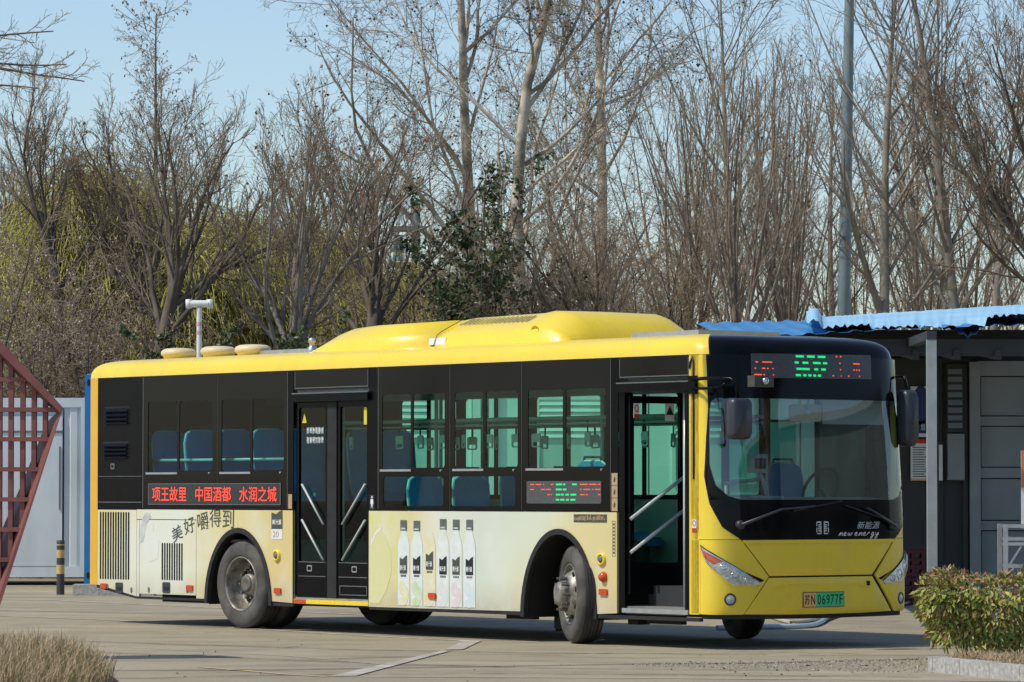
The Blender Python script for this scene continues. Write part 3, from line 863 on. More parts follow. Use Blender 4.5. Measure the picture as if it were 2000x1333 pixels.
def front_led():
    o = patch('destination_display', [(.66, 2.555), (.68, 2.785)], [(2.215, 2.565), (2.235, 2.80)], M['led_grey'], bus, .006, .003, 30, 3)
    rows = (2.765, 2.705, 2.645, 2.585)
    red = [(2.705, [(.72, .75), (.80, .92)]), (2.645, [(.70, .72), (.79, .83), (.85, .87), (.915, .93)]), (2.585, [(.69, .78), (.80, .82), (.915, .93)]),
           (2.775, [(1.745, 1.765), (1.80, 1.82)]), (2.71, [(1.785, 1.80), (1.97, 2.06)]), (2.65, [(1.785, 1.80), (1.965, 1.985), (2.0, 2.02), (2.035, 2.055)]), (2.59, [(1.68, 1.70), (1.79, 1.80), (1.885, 1.905), (2.035, 2.05)])]
    dashes(red, M['led_dim'], MK, .006, o, .006)
    green = [(2.768, [(1.225, 1.33), (1.37, 1.47), (1.51, 1.61)]), (2.708, [(1.205, 1.255), (1.305, 1.38), (1.44, 1.54), (1.57, 1.625)]), (2.648, [(1.22, 1.39), (1.45, 1.50), (1.54, 1.60)]), (2.588, [(1.205, 1.27), (1.30, 1.34), (1.365, 1.405), (1.43, 1.465), (1.49, 1.53)])]
    dashes(green, M['led_green'], MK, .006, o, .010)
front_led()
# emblem: an open square character-like maze of white strokes
em = MB()
for a0, b0, a1, b1 in ((1.36, 1.185, 1.415, 1.20), (1.445, 1.185, 1.50, 1.20), (1.35, 1.155, 1.362, 1.195), (1.498, 1.155, 1.51, 1.195), (1.35, 1.095, 1.362, 1.14), (1.498, 1.095, 1.51, 1.14), (1.36, 1.078, 1.415, 1.09), (1.445, 1.078, 1.50, 1.09),
                       (1.375, 1.16, 1.415, 1.172), (1.445, 1.16, 1.485, 1.172), (1.375, 1.105, 1.415, 1.117), (1.445, 1.105, 1.485, 1.117), (1.372, 1.142, 1.415, 1.152), (1.445, 1.142, 1.49, 1.152), (1.372, 1.124, 1.415, 1.134), (1.445, 1.124, 1.49, 1.134),
                       (1.40, 1.085, 1.415, 1.195), (1.445, 1.085, 1.46, 1.195)):
    em.add([MK(a0, b0, .003), MK(a1, b0, .003), MK(a1, b1, .003), MK(a0, b1, .003)], [(0, 1, 2, 3)])
em.build('emblem', M['pale_ink'], bus, fix=False)
lettering('新能源', MK, 1.88, 1.125, 2.20, 1.195, .003, M['pale_ink'], bus, .0, .28)
# handwritten words, stroke by stroke
gl = {'n': [[(0, 0), (.35, .5), (.3, 0)], [(.3, .15), (.6, .5), (.75, .42), (.7, .05), (.9, .05)]],
      'e': [[(.1, .25), (.6, .32), (.5, .52), (.25, .48), (.1, .2), (.3, 0), (.7, .1)]],
      'w': [[(.1, .5), (.15, .1), (.35, .02), (.55, .45)], [(.5, .2), (.65, .02), (.85, .12), (.95, .5)]],
      'r': [[(0, 0), (.3, .5)], [(.22, .3), (.5, .52), (.6, .42)]],
      'g': [[(.6, .45), (.3, .5), (.1, .2), (.3, .02), (.6, .3)], [(.65, .5), (.5, -.3), (.2, -.5), (.05, -.3), (.4, -.1), (.8, .1)]],
      'y': [[(.15, .5), (.2, .15), (.45, .08), (.7, .45)], [(.8, .5), (.55, -.35), (.3, -.5), (.15, -.35), (.4, -.12), (.9, .2)]]}
g = MB(); x = 1.635
for ch in 'new energy':
    if ch == ' ': x += .035; continue
    for st_ in gl[ch]:
        P_ = [Vector((x + p[0] * .062 + p[1] * .02, 1.062 + p[1] * .062)) for p in st_]
        for a, b in zip(P_, P_[1:]):
            d = (b - a); nrm = Vector((-d.y, d.x)).normalized() * .0035
            g.add([MK(*(a - nrm), .003), MK(*(b - nrm), .003), MK(*(b + nrm), .003), MK(*(a + nrm), .003)], [(0, 1, 2, 3)])
    x += .056
g.build('lettering', M['white_ink'], bus, fix=False)
# wipers
for pts, blade in (([(.43, 1.17), (.88, 1.315), (1.30, 1.345)], [(1.05, 1.30), (1.68, 1.395)]), ([(Q(.50), 1.15), (2.1, 1.28), (1.98, 1.33)], [(2.32, 1.20), (1.72, 1.35)])):
    c = S3(*pts[0], .0); u = Vector(S3(*pts[0], .1)) - Vector(c)
    wp = MB().lathe([(.045, 0), (.045, .03), (.035, .05), (0, .055)], 16, 'z').build('wiper', M['mirror_back'], bus)
    wp.location = c; wp.rotation_euler = u.to_track_quat('Z', 'Y').to_euler()
    g = MB(); g.tube([S3(*p, .05) for p in pts], [.018, .012, .009], 6)
    o = g.build('wiper_arm', M['mirror_back'], bus)
    g = MB(); g.tube([S3(blade[0][0] + (blade[1][0] - blade[0][0]) * k / 5, blade[0][1] + (blade[1][1] - blade[0][1]) * k / 5, .025) for k in range(6)], .009, 5)
    g.build('wiper_blade', M['black_matt'], bus)
# stickers on the corner
o = patch('prohibition_sticker', [(-.095, 1.115), (-.095, 1.22)], [(-.035, 1.115), (-.035, 1.22)], M['white_ink'], bus, .002, .001, 2, 1)
patch('sticker_band', [(-.095, 1.10), (-.095, 1.14)], [(-.035, 1.10), (-.035, 1.14)], M['red_ink'], o, .004, .001, 2, 1)
def CS(a, b, c): return S3(a, b, c)
MB().plate([ell(-.065, 1.185, .024, .03, 16), ell(-.065, 1.185, .017, .022, 16)], CS, .003, .004).build('sticker_ring', M['red_ink'], o)
# mirrors
mr = MB()
prof = rrect(-.135, 1.965, .105, 2.35, .05, 4)
vs, fs = [], []
lay = [(.0, .86), (.02, .97), (.05, 1.0), (.10, .98), (.13, .85)]
for du, sc in lay:
    for a, b in prof: vs.append((.40 + du, -.015 + (a + .015) * sc, 2.157 + (b - 2.157) * sc))
k = len(prof)
for i in range(len(lay) - 1): fs += [(i * k + j, i * k + (j + 1) % k, (i + 1) * k + (j + 1) % k, (i + 1) * k + j) for j in range(k)]
fs += [tuple(range(k))[::-1], tuple(range((len(lay) - 1) * k, len(lay) * k))]
mr.add(vs, fs, True)
mro = mr.build('wing_mirror', M['mirror_back'], bus)
MB().add([(.398, a * .9 - .002, 2.157 + (b - 2.157) * .88) for a, b in prof], [tuple(range(k))]).build('mirror_glass', M['chrome'], mro, fix=False)
g = MB()
g.tube([(-.17, -.03, 2.535), (.05, -.09, 2.54), (.40, -.06, 2.53), (.455, -.03, 2.49), (.455, -.02, 2.33)], .017, 8)
g.tube([(-.17, -.03, 2.45), (.05, -.085, 2.445), (.25, -.06, 2.45), (.36, -.03, 2.52)], .014, 8)
g.build('mirror_bracket', M['black_paint'], mro)
side('bracket_plate', [rect(-.235, 2.40, -.135, 2.57)], M['black_paint'], .0, .035, mro)
g = MB(); g.box(.42, .13, 2.455, .52, .37, 2.56); g.build('camera_box', M['ink_grey'], bus)
MB().lathe([(.035, 0), (.035, .03), (.02, .04), (0, .042)], 14, 'x', (.52, .25, 2.51)).build('camera_lens', M['chrome'], bus)
vs, fs = [], []
lay = [(.0, .9), (.03, 1.0), (.12, 1.0), (.16, .85)]
prof2 = rrect(2.425, 1.92, 2.585, 2.47, .05, 4)
for du, sc in lay:
    for a, b in prof2: vs.append((.02 + du, 2.505 + (a - 2.505) * sc, 2.21 + (b - 2.21) * sc))
k = len(prof2)
for i in range(len(lay) - 1): fs += [(i * k + j, i * k + (j + 1) % k, (i + 1) * k + (j + 1) % k, (i + 1) * k + j) for j in range(k)]
fs += [tuple(range(k))[::-1], tuple(range((len(lay) - 1) * k, len(lay) * k))]
ml = MB().add(vs, fs, True).build('wing_mirror', M['mirror_back'], bus)
g = MB(); g.tube([(-.16, 2.50, 2.60), (.02, 2.54, 2.60), (.10, 2.505, 2.45)], .016, 8); g.build('mirror_bracket', M['black_paint'], ml)

# ---- wheels
def tyre_prof(y0):
    p = [(.288, .035), (.30, .012), (.335, 0), (.39, -.006), (.435, .004), (.462, .022), (.474, .045), (.476, .055)]
    return [(r_, y0 + y) for r_, y in p] + [(r_, y0 + .27 - y) for r_, y in p[::-1]]
def tread_prof(y0):
    o = [(.474, .05)]
    gw, gd = .011, .016
    for c in (.085, .115, .155, .185):
        o += [(.484, c - gw / 2 - .001), (.484 - gd, c - gw / 2 + .001), (.484 - gd, c + gw / 2 - .001), (.484, c + gw / 2 + .001)]
    o.append((.474, .22))
    return [(r_, y0 + y) for r_, y in o]
def wheel(loc, rz, rear, front_y=0):
    wh = MB().lathe(tyre_prof(0), 56).build('wheel', M['rubber'], bus, loc, (0, 0, rz))
    MB().lathe(tread_prof(0), 56, smooth=False).build('tread', M['tread'], wh)
    if rear:
        MB().lathe(tyre_prof(.31), 40).build('inner_tyre', M['rubber'], wh)
        MB().lathe(tread_prof(.31), 40, smooth=False).build('tread', M['tread'], wh)
        pr = [(.30, .025), (.292, .008), (.284, .012), (.276, .03), (.268, .08), (.258, .15), (.245, .185), (.232, .195), (.14, .19), (.112, .15), (.105, .10), (.09, .095)]
        hub, hr, hy = [(.09, .095), (.085, .075), (.06, .07), (0, .07)], .19, .192
    else:
        pr = [(.30, .025), (.292, .008), (.284, .012), (.276, .035), (.258, .06), (.236, .048), (.205, .0), (.19, -.022), (.12, -.028)]
        hub, hr, hy = [(.125, -.028), (.118, -.10), (.095, -.125), (.05, -.13), (0, -.13)], .222, .018
    rm = MB().lathe(pr, 48).build('rim', M['rim'], wh)
    MB().lathe(hub, 28).build('hub', M['rim_dirty'] if rear else M['rim'], wh)
    base = None
    for k in range(8):
        a = 2 * math.pi * (k + .3) / 8
        if base is None:
            base = MB().lathe([(.038, .02), (.038, -.006), (0, -.006)] if rear else [(.026, .03), (.026, -.006), (0, -.006)], 14).build('hand_hole', M['void'], wh); o = base
        else:
            o = base.copy(); COL.objects.link(o)
        o.location = (hr * math.cos(a), hy, hr * math.sin(a))
    base = None
    for k in range(10):
        a = 2 * math.pi * k / 10
        if base is None:
            base = MB().lathe([(.020, .01), (.020, -.035), (.013, -.038), (.013, -.085), (0, -.085)], 6, smooth=False).build('lug_nut', M['rim_dirty'], wh); o = base
        else:
            o = base.copy(); COL.objects.link(o)
        o.location = (.158 * math.cos(a), .19 if rear else -.018, .158 * math.sin(a))
    return wh
wheel((-7.70, .035, .484), 0, True)
wheel((-2.125, .06, .484), R(-25), False)
w3 = MB().lathe(tyre_prof(0), 36).build('wheel', M['rubber'], bus, (-7.70, 2.18, .484)); MB().lathe(tread_prof(0), 36, smooth=False).build('tread', M['tread'], w3)
MB().lathe(tyre_prof(-.31), 36).build('inner_tyre', M['rubber'], w3); MB().lathe(tread_prof(-.31), 36, smooth=False).build('tread', M['tread'], w3)
w4 = MB().lathe(tyre_prof(0), 36).build('wheel', M['rubber'], bus, (-2.125, 2.17, .484), (0, 0, R(-25))); MB().lathe(tread_prof(0), 36, smooth=False).build('tread', M['tread'], w4)

# ---- underbody
g = MB()
g.box(-10.3, .15, .36, -8.4, 2.35, .50); g.box(-6.95, .12, .27, -2.9, 2.38, .36); g.box(-1.5, .12, .30, -.25, 2.38, .36); g.box(-8.4, .8, .32, -1.5, 1.7, .40)
g.box(-9.9, .5, .24, -8.6, 1.9, .36); g.box(-7.78, .6, .40, -7.62, 1.9, .56); g.box(-2.2, .4, .24, -2.05, 2.1, .36)
g.box(-1.45, .25, .20, -1.30, .4, .31); g.box(-1.05, .15, .22, -.55, .22, .31); g.box(-3.4, .3, .21, -2.95, .36, .28)
split(g.build('chassis', M['void'], bus))

# ---- interior
g = MB()
g.box(-7.0, .04, .36, -2.85, 2.46, .385); g.box(-2.85, .85, .36, -1.5, 1.65, .385); g.box(-1.5, .04, .36, -.05, 2.46, .385); g.box(-10.45, .12, .93, -7.0, 2.46, .96); g.box(-7.02, .12, .38, -7.0, 2.46, .96)
split(g.build('floor', M['floor_int'], bus))
g = MB(); g.box(-10.4, .06, 2.62, -.25, 2.44, 2.66); g.box(-10.4, .06, 2.50, -1.4, .22, 2.62); g.box(-10.4, 2.28, 2.50, -1.4, 2.44, 2.62); split(g.build('ceiling', M['grey_int'], bus))
g = MB(); g.box(-10.45, .06, .9, -10.40, 2.44, 2.66); g.build('rear_bulkhead', M['dark_int'], bus)
# far side wall with its own windows
lw = [(-8.05, 1.45, -7.0, 2.5), (-6.88, 1.45, -5.75, 2.5), (-5.63, 1.45, -4.5, 2.5), (-4.38, 1.45, -3.25, 2.5), (-3.13, 1.45, -2.0, 2.5), (-1.88, 1.25, -.45, 2.5)]
lwall = side('far_side_wall', [rect(-L + .12, .31, -.12, 2.768)] + [rrect(*h, .04, 3) for h in lw], M['black_paint'], -.05, 0, bus, LF)
side('inner_lining', [rect(-8.5, .4, -.5, 1.40)], M['beige'], -.07, -.055, lwall, LF)
for h in lw:
    MB().add([LF(h[0] - .01, h[1] - .01, -.02), LF(h[2] + .01, h[1] - .01, -.02), LF(h[2] + .01, h[3] + .01, -.02), LF(h[0] - .01, h[3] + .01, -.02)], [(0, 1, 2, 3)]).build('pane', M['glass'], lwall, fix=False)
    g = MB(); xm = (h[0] + h[2]) / 2
    g.plate([rect(xm - .02, h[1], xm + .02, h[3])], LF, -.04, -.01); g.plate([rect(h[0], 2.18, h[2], 2.205)], LF, -.04, -.01); g.build('window_bar', M['black_paint'], lwall)
# seats
def seat_meshes():
    g = MB(); g.box(-.02, -.215, 0, .40, .215, .09); cush = g.build('seat', M['seat_blue'], bus)
    pr = [(-.205, 0), (.205, 0), (.23, .35), (.23, .58), (.20, .68), (.13, .72), (-.13, .72), (-.20, .68), (-.23, .58), (-.23, .35)]
    def BK(a, b, c): return (-.03 - c - b * .12, a, .06 + b)
    bk = MB().plate([pr], BK, 0, .05).build('backrest', M['seat_blue'], cush)
    g = MB(); g.tube([BK(a, b, .025) for a, b in pr[1:] + [pr[0]]], .014, 6); pp = g.build('piping', M['piping'], cush)
    g = MB(); g.tube([BK(-.14, .70, .025), BK(-.12, .76, .025), BK(.12, .76, .025), BK(.14, .70, .025)], .013, 6); hd_ = g.build('grab_handle', M['dark_int'], cush)
    g = MB(); g.box(.05, -.16, -.45, .28, .16, 0); ft = g.build('seat_base', M['dark_int'], cush)
    return cush
seat0 = seat_meshes()
def put_seat(i, x, y, z, rz=0):
    if i == 0: o = seat0
    else:
        o = seat0.copy(); COL.objects.link(o); o.parent = bus
        for ch in seat0.children:
            c = ch.copy(); COL.objects.link(c); c.parent = o
    o.location = (x, y, z); o.rotation_euler = (0, 0, rz)
i = 0
for x in (-10.15, -9.5, -8.85, -8.2, -7.55):
    for y in (.40, .86, 1.68, 2.14): put_seat(i, x, y, 1.38); i += 1
for x in (-4.75, -4.0):
    put_seat(i, x, .40, .86); i += 1
for x in (-6.2, -5.4, -4.6, -3.8):
    put_seat(i, x, 2.14, .92); i += 1
put_seat(i, -2.05, .45, 1.0, R(90)); i += 1
put_seat(i, -.95, 1.95, .98); i += 1
# rails, stanchions and hanging straps
g = MB()
for y in (.72, 1.78):
    g.tube([(-6.9, y, 2.22), (-1.2, y, 2.22)], .02, 8); g.tube([(-6.9, y, 2.16), (-1.2, y, 2.16)], .012, 6)
split(g.build('ceiling_rail', M['grey_int'], bus))
stn = None
for x, y in ((-6.75, .72), (-5.1, .72), (-3.6, .72), (-2.4, .72), (-6.4, 1.78), (-5.0, 1.78), (-3.4, 1.78), (-2.2, 1.78), (-1.35, 1.45)):
    if stn is None:
        g = MB(); g.tube([(0, 0, .38), (0, 0, 2.6)], .019, 8); stn = g.build('stanchion', M['grey_int'], bus); o = stn
    else:
        o = stn.copy(); COL.objects.link(o)
    o.location = (x, y, 0)
g = MB(); g.tube([(-10.2, .16, 1.83), (-6.95, .16, 1.83)], .018, 8); g.build('window_rail', M['rail'], bus)
stp = None
random.seed(9)
for y in (.72, 1.78):
    for k in range(13):
        x = -6.6 + k * .40 + random.uniform(-.06, .06)
        if stp is None:
            stp = MB().plate([rrect(-.012, -.13, .012, .0, .004, 2)], lambda a, b, c: (a, c, b), -.003, .003).build('hand_strap', M['dark_int'], bus); o = stp
            lp = MB().plate([rrect(-.058, -.26, .058, -.12, .02, 3), rrect(-.045, -.245, .045, -.205, .012, 3)], lambda a, b, c: (a, c, b), -.008, .008).build('strap_loop', M['rail'], stp)
        else:
            o = stp.copy(); COL.objects.link(o); c = lp.copy(); COL.objects.link(c); c.parent = o
        o.location = (x, y, 2.19); o.rotation_euler = (0, random.uniform(-.08, .08), random.uniform(-.5, .5))
# driver's end: dash, wheel, fare box, partition, interior mirror, sunshade
g = MB()
vs = []
pd = [S3(.16 + (QT - .32) * k / 24, 1.40, -.03) for k in range(25)]
top = [(p[0], p[1], 1.40) for p in pd] + [(p[0], p[1], .45) for p in pd]
bk = [(min(-.42, p[0] - .1), p[1], 1.43) for p in pd]
vs = top + bk
fs = [(i, i + 1, i + 26, i + 25) for i in range(24)] + [(i, i + 1, 50 + i + 1, 50 + i) for i in range(24)]
g.add(vs, fs); g.build('dashboard', M['grey_int'], bus)
g = MB(); g.tube([(-.55 + .21 * math.sin(a) * .5, 1.95 + .22 * math.cos(a), 1.50 + .21 * math.sin(a)) for a in [2 * math.pi * k / 20 for k in range(21)]], .016, 6, False)
g.tube([(-.45, 1.95, 1.38), (-.55, 1.95, 1.50)], .02, 6); split(g.build('steering_wheel', M['dark_int'], bus))
fb = MB(); fb.box(-.42, .93, .38, -.18, 1.13, 1.44); fb.tube([(-.3, 1.03, 1.44), (-.3, .95, 1.62), (-.3, .90, 1.70)], .02, 8); fb = fb.build('fare_machine', M['white'], bus)
g = MB(); g.box(-.34, .80, 1.66, -.26, 1.00, 1.84); g.build('card_reader', M['rail'], fb)
g = MB(); g.box(-.345, .83, 1.70, -.255, .97, 1.80); g.build('screen', M['ink'], fb)
g = MB(); g.tube([(-.32, .52, .4), (-.32, .52, 1.56), (-.32, .95, 1.60)], .02, 8); g.tube([(-.1, .30, 1.56), (-.25, .72, 1.58), (-.6, .80, 1.58)], .018, 8); split(g.build('guard_rail', M['rail'], bus))
g = MB(); g.box(-1.42, .95, .40, -1.38, 1.95, 1.45); g.build('driver_partition', M['beige'], bus)
g = MB(); g.box(-1.425, .94, .385, -1.375, 1.96, .72); g.build('partition_base', M['navy'], bus)
g = MB(); g.box(-1.41, 1.5, 1.45, -1.39, 2.4, 2.2); g.build('partition_glass', M['dark_glass'], bus, fix=False)
im = MB().plate([rrect(1.03, 2.155, 1.41, 2.31, .03, 4)], lambda a, b, c: (.0 + c, a, b), 0, .03).build('interior_mirror', M['cream_pod'], bus)
MB().plate([rrect(1.025, 2.15, 1.415, 2.315, .03, 4), rrect(1.045, 2.17, 1.395, 2.295, .02, 4)], lambda a, b, c: (.03 + c, a, b), 0, .008).build('mirror_rim', M['cream_pod'], im)
g = MB(); g.tube([(.04, 1.24, 2.25), (.06, 1.24, 2.45)], .012, 8); g.lathe([(.035, 0), (.03, .03), (0, .035)], 12, 'x', (.035, 1.24, 2.245)); g.build('mirror_stem', M['white'], im)
MB().plate([rect(1.52, 2.13, 2.32, 2.46)], lambda a, b, c: (-.06 + c, a, b), 0, .01).build('sunshade', M['white'], bus)
MB().lathe([(.05, 2.44), (.05, 2.41), (.03, 2.38), (0, 2.37)], 14, 'z', (.02, .95, 0)).build('dome_camera', M['white'], bus)

# ---- roof equipment
def acprof(u, v0, v1, h, e):
    """closed half section across the roof"""
    return [(u, v0, 2.97), (u, v0 + e * .10, 2.97 + h * .36), (u, v0 + e * .22, 2.97 + h * .48), (u, v0 + e * .85, 2.97 + h * .92), (u, v0 + e * 1.1, 2.97 + h * .985), (u, 1.25, 2.97 + h), (u, v1 - e * 1.1, 2.97 + h * .985), (u, v1 - e * .85, 2.97 + h * .92), (u, v1 - e * .22, 2.97 + h * .48), (u, v1 - e * .10, 2.97 + h * .36), (u, v1, 2.97)]
def loft(name, secs, m, parent):
    k = len(secs[0]); vs = [p for s_ in secs for p in s_]
    fs = [(i * k + j, (i + 1) * k + j, (i + 1) * k + j + 1, i * k + j + 1) for i in range(len(secs) - 1) for j in range(k - 1)]
    fs += [tuple(range(k)), tuple(range((len(secs) - 1) * k, len(secs) * k))[::-1]]
    return MB().add(vs, fs, True).build(name, m, parent)
ac1 = loft('battery_cover', [acprof(u, .30 + x, 2.2 - x, h, .25) for u, h, x in ((-6.78, .06, .02), (-6.70, .12, .02), (-6.55, .20, .01), (-6.30, .255, 0), (-5.9, .275, 0), (-4.56, .285, 0))], M['yellow'], bus)
ac2 = loft('air_conditioner', [acprof(u, .27 + x, 2.23 - x, h, e) for u, h, x, e in ((-4.55, .285, .0, .35), (-4.42, .31, 0, .42), (-4.1, .315, 0, .45), (-3.3, .325, .0, .45), (-3.05, .335, -.01, .36), (-2.88, .325, .0, .36), (-2.74, .285, .02, .36), (-2.62, .20, .05, .36), (-2.55, .10, .09, .34), (-2.52, .02, .12, .32))], M['yellow'], bus)
fl_ = None
for k in range(19):                                      # slots of the intake grille, on the sloping flank
    u = -4.42 + k * .072
    if fl_ is None:
        fl_ = MB().add([(0, .27 + .45 * .50, 2.97 + .318 * .676), (.022, .27 + .45 * .50, 2.97 + .318 * .676), (.10, .27 + .45 * .80, 2.97 + .318 * .885), (.078, .27 + .45 * .80, 2.97 + .318 * .885)], [(0, 1, 2, 3)]).build('grille_slot', M['void'], ac2, fix=False); o = fl_
    else:
        o = fl_.copy(); COL.objects.link(o)
    o.location = (u, -.004, .010)
g = MB(); _sp = acprof(-4.555, .262, 2.238, .318, .35)
g.tube([(p[0] + (abs(p[1] - 1.25) - .98) * -.5, p[1], p[2] + .004) for p in _sp[:6]], .004, 5, False); g.build('cover_seam', M['void'], ac2)
MB().plate([rect(-4.66, 2.99, -4.38, 3.06)], lambda a, b, c: (a, .285 - c + (b - 2.97) * .2, b), 0, .012).build('rating_label', M['white'], ac2)
MB().lathe([(.06, 0), (.055, .02), (.03, .035), (0, .04)], 14, 'y', (-2.95, .30, 3.08)).build('drain_cap', M['yellow'], ac2)
for i, (px, u) in enumerate(((348, -9.73), (425, -8.94), (494, -8.27))):
    MB().lathe([(.165, 0), (.18, .03), (.20, .045), (.205, .07), (.19, .10), (.15, .118), (.08, .125), (0, .127)], 30, 'z', (u, .60, 2.98)).build('roof_vent', M['cream_pod'], bus)
g = MB(); g.box(-8.1, .55, 2.97, -6.9, 1.5, 3.03); g.box(-1.75, .55, 2.97, -.75, 1.6, 3.035); split(g.build('roof_hatch', M['alu'], bus))
g = MB(); g.lathe([(.05, 2.98), (.05, 3.03), (.03, 3.04), (.03, 3.08), (.045, 3.09), (.035, 3.13), (0, 3.14)], 12, 'z', (-6.95, .45, 0)); g.build('antenna', M['alu'], bus)
# ================================================================== GROUND
def ground_material():
    m, nt, b = _nodes('worn_concrete_road')
    b.inputs['Roughness'].default_value = .85
    n1 = noise(nt, .35, 6, .6)
    r1 = ramp(nt, n1.outputs[0], [(.3, (.285, .242, .16)), (.5, (.338, .29, .195)), (.72, (.385, .332, .228))])
    n2 = noise(nt, 1.4, 8, .7, vec_scale=(.45, 1.0, 1))           # long tyre-drag smears
    r2 = ramp(nt, n2.outputs[0], [(.34, (.74, .74, .74)), (.52, (1, 1, 1)), (.74, (1.16, 1.15, 1.13))])
    c = mixc(nt, 1.0, r1.outputs[0], r2.outputs[0], 'MULTIPLY')
    n3 = noise(nt, 22, 8, .75)
    r3 = ramp(nt, n3.outputs[0], [(.30, (.80, .80, .80)), (.6, (1.05, 1.05, 1.05))])
    c = mixc(nt, .8, c, r3.outputs[0], 'MULTIPLY')
    n4 = noise(nt, .9, 3, .5, vec_scale=(.4, 1, 1))               # old oil patches
    r4 = ramp(nt, n4.outputs[0], [(.60, (0, 0, 0)), (.74, (.5, .5, .5))])
    c = mixc(nt, r4.outputs[0], c, (.20, .18, .15))
    nt.links.new(c, b.inputs['Base Color'])
    bp = nt.nodes.new('ShaderNodeBump'); bp.inputs['Strength'].default_value = .35; bp.inputs['Distance'].default_value = .01
    n5 = noise(nt, 60, 6, .7)
    nt.links.new(n5.outputs[0], bp.inputs['Height']); nt.links.new(bp.outputs[0], b.inputs['Normal'])
    return m
g = MB(); g.add([(-400, -60, 0), (400, -60, 0), (400, 700, 0), (-400, 700, 0)], [(0, 1, 2, 3)])
tag(g.build('ground', ground_material(), fix=False), kind='structure')
M['line'] = mat('worn_road_paint', (.53, .50, .44), (.36, .32, .245), 3.5, .8, detail=9, lo=.36, hi=.58)
M['line_y'] = mat('worn_yellow_paint', (.55, .36, .14), (.42, .34, .24), 2, .7, detail=8)
M['tar'] = mat('joint_and_shadow_dark', (.055, .05, .045), (.12, .11, .09), 6, .9, detail=8)  # dark of the ground joints and of the painted cable shadow
def strip(name, pts, wds, m, z=.004):
    P_ = [Vector((p.x, p.y, z)) for p in pts]
    g = MB(); vs = []
    for i, p in enumerate(P_):
        d = (P_[min(i + 1, len(P_) - 1)] - P_[max(i - 1, 0)]).normalized()
        nrm = Vector((-d.y, d.x, 0))
        w_ = wds if not isinstance(wds, list) else wds[i]
        vs += [p + nrm * w_ / 2, p - nrm * w_ / 2]
    g.add(vs, [(2 * i, 2 * i + 1, 2 * i + 3, 2 * i + 2) for i in range(len(P_) - 1)])
    return tag(g.build(name, m, fix=False), kind='structure')
strip('road_marking', [gpt(-200, 1166), gpt(120, 1174), gpt(400, 1187), gpt(800, 1206)], .14, M['line'])
strip('road_marking', [gpt(-150, 1198), gpt(240, 1213), gpt(475, 1228), gpt(700, 1242), gpt(905, 1252), gpt(925, 1254)], [.12, .12, .11, .11, .12, .2], M['line'])
q = [gpt(905, 1251), gpt(940, 1252), gpt(905, 1269), gpt(868, 1273), gpt(690, 1321), gpt(645, 1322)]
g = MB(); g.add([(p.x, p.y, .008) for p in (gpt(908, 1252), gpt(940, 1253), gpt(905, 1270), gpt(868, 1271))] + [(p.x, p.y, .008) for p in (gpt(862, 1273), gpt(880, 1273), gpt(695, 1322), gpt(648, 1322))], [(0, 1, 2, 3), (4, 5, 6, 7)])
tag(g.build('road_marking', M['line'], fix=False), kind='structure')
strip('road_marking', [gpt(640, 1322.5), gpt(1200, 1325), gpt(1790, 1330), gpt(2200, 1333)], .055, M['line'], .006)
strip('road_marking', [gpt(390, 1304), gpt(480, 1311), gpt(560, 1318), gpt(640, 1323)], .09, M['line_y'], .004)
strip('joint_and_shadow_line', [gpt(-60, 1316), gpt(208, 1311), gpt(500, 1310), gpt(900, 1304), gpt(1250, 1298), gpt(1500, 1296), gpt(1900, 1286)], .06, M['tar'], .006)  # left stretch paints an overhead cable's cast shadow, right stretch is a broken joint
strip('joint_and_shadow_line', [gpt(1560, 1281), gpt(1800, 1281), gpt(2100, 1281)], .04, M['tar'], .006)
strip('joint_and_shadow_line', [gpt(-50, 1251), gpt(300, 1268), gpt(560, 1282), gpt(760, 1300)], .03, mat('pale_joint', (.5, .46, .4), (.4, .37, .3), 4, .9), .005)
M['gravel'] = mat('gravel_stone', (.38, .34, .27), (.19, .17, .14), 30, .9)
# loose gravel and rubble in the broken joint beside the planter
gv = MB(); random.seed(21)
for k in range(1500):
    t = random.random()
    px = 1230 + 590 * t ** .7
    py = 1297 - 10 * (px - 1240) / 560 + random.random() ** 1.3 * (4 + 26 * (px - 1230) / 590)
    p = gpt(px, py); s = random.uniform(.006, .02)
    a = random.random() * 6.3
    vs = [(p.x + s * math.cos(a + j * 2.09) * random.uniform(.7, 1.2), p.y + s * math.sin(a + j * 2.09) * random.uniform(.7, 1.2), .001) for j in range(3)] + [(p.x, p.y, s * random.uniform(.5, .9))]
    gv.add(vs, [(0, 1, 3), (1, 2, 3), (2, 0, 3)])
tag(gv.build('gravel', M['gravel'], fix=False), 'loose gravel along the broken joint left of the planter kerb', 'gravel', kind='stuff')

def mark_material():
    m, nt, b = _nodes('tyre_mark')
    b.inputs['Base Color'].default_value = (.09, .08, .065, 1); b.inputs['Roughness'].default_value = .85
    n = noise(nt, 2.5, 8, .7, vec_scale=(1, .6, 1))
    r = ramp(nt, n.outputs[0], [(.38, (0, 0, 0)), (.70, (.42, .42, .42))])
    nt.links.new(r.outputs[0], b.inputs['Alpha'])
    return m
M['mark'] = mark_material()
for k, pts in enumerate(([(-100, 1262), (300, 1279), (700, 1296), (1100, 1307), (1600, 1311)], [(-100, 1246), (300, 1258), (700, 1270), (1050, 1276), (1500, 1279)], [(100, 1330), (500, 1320), (900, 1316), (1300, 1319), (1800, 1323)], [(-50, 1192), (300, 1200), (600, 1204)], [(600, 1290), (900, 1280), (1200, 1277)])):
    strip('tyre_mark', [gpt(*p) for p in pts], .24, M['mark'], .0022 + .0002 * k)
random.seed(61)
M['crack'] = mat('crack_dirt', (.085, .075, .06), (.15, .13, .10), 8, .95)
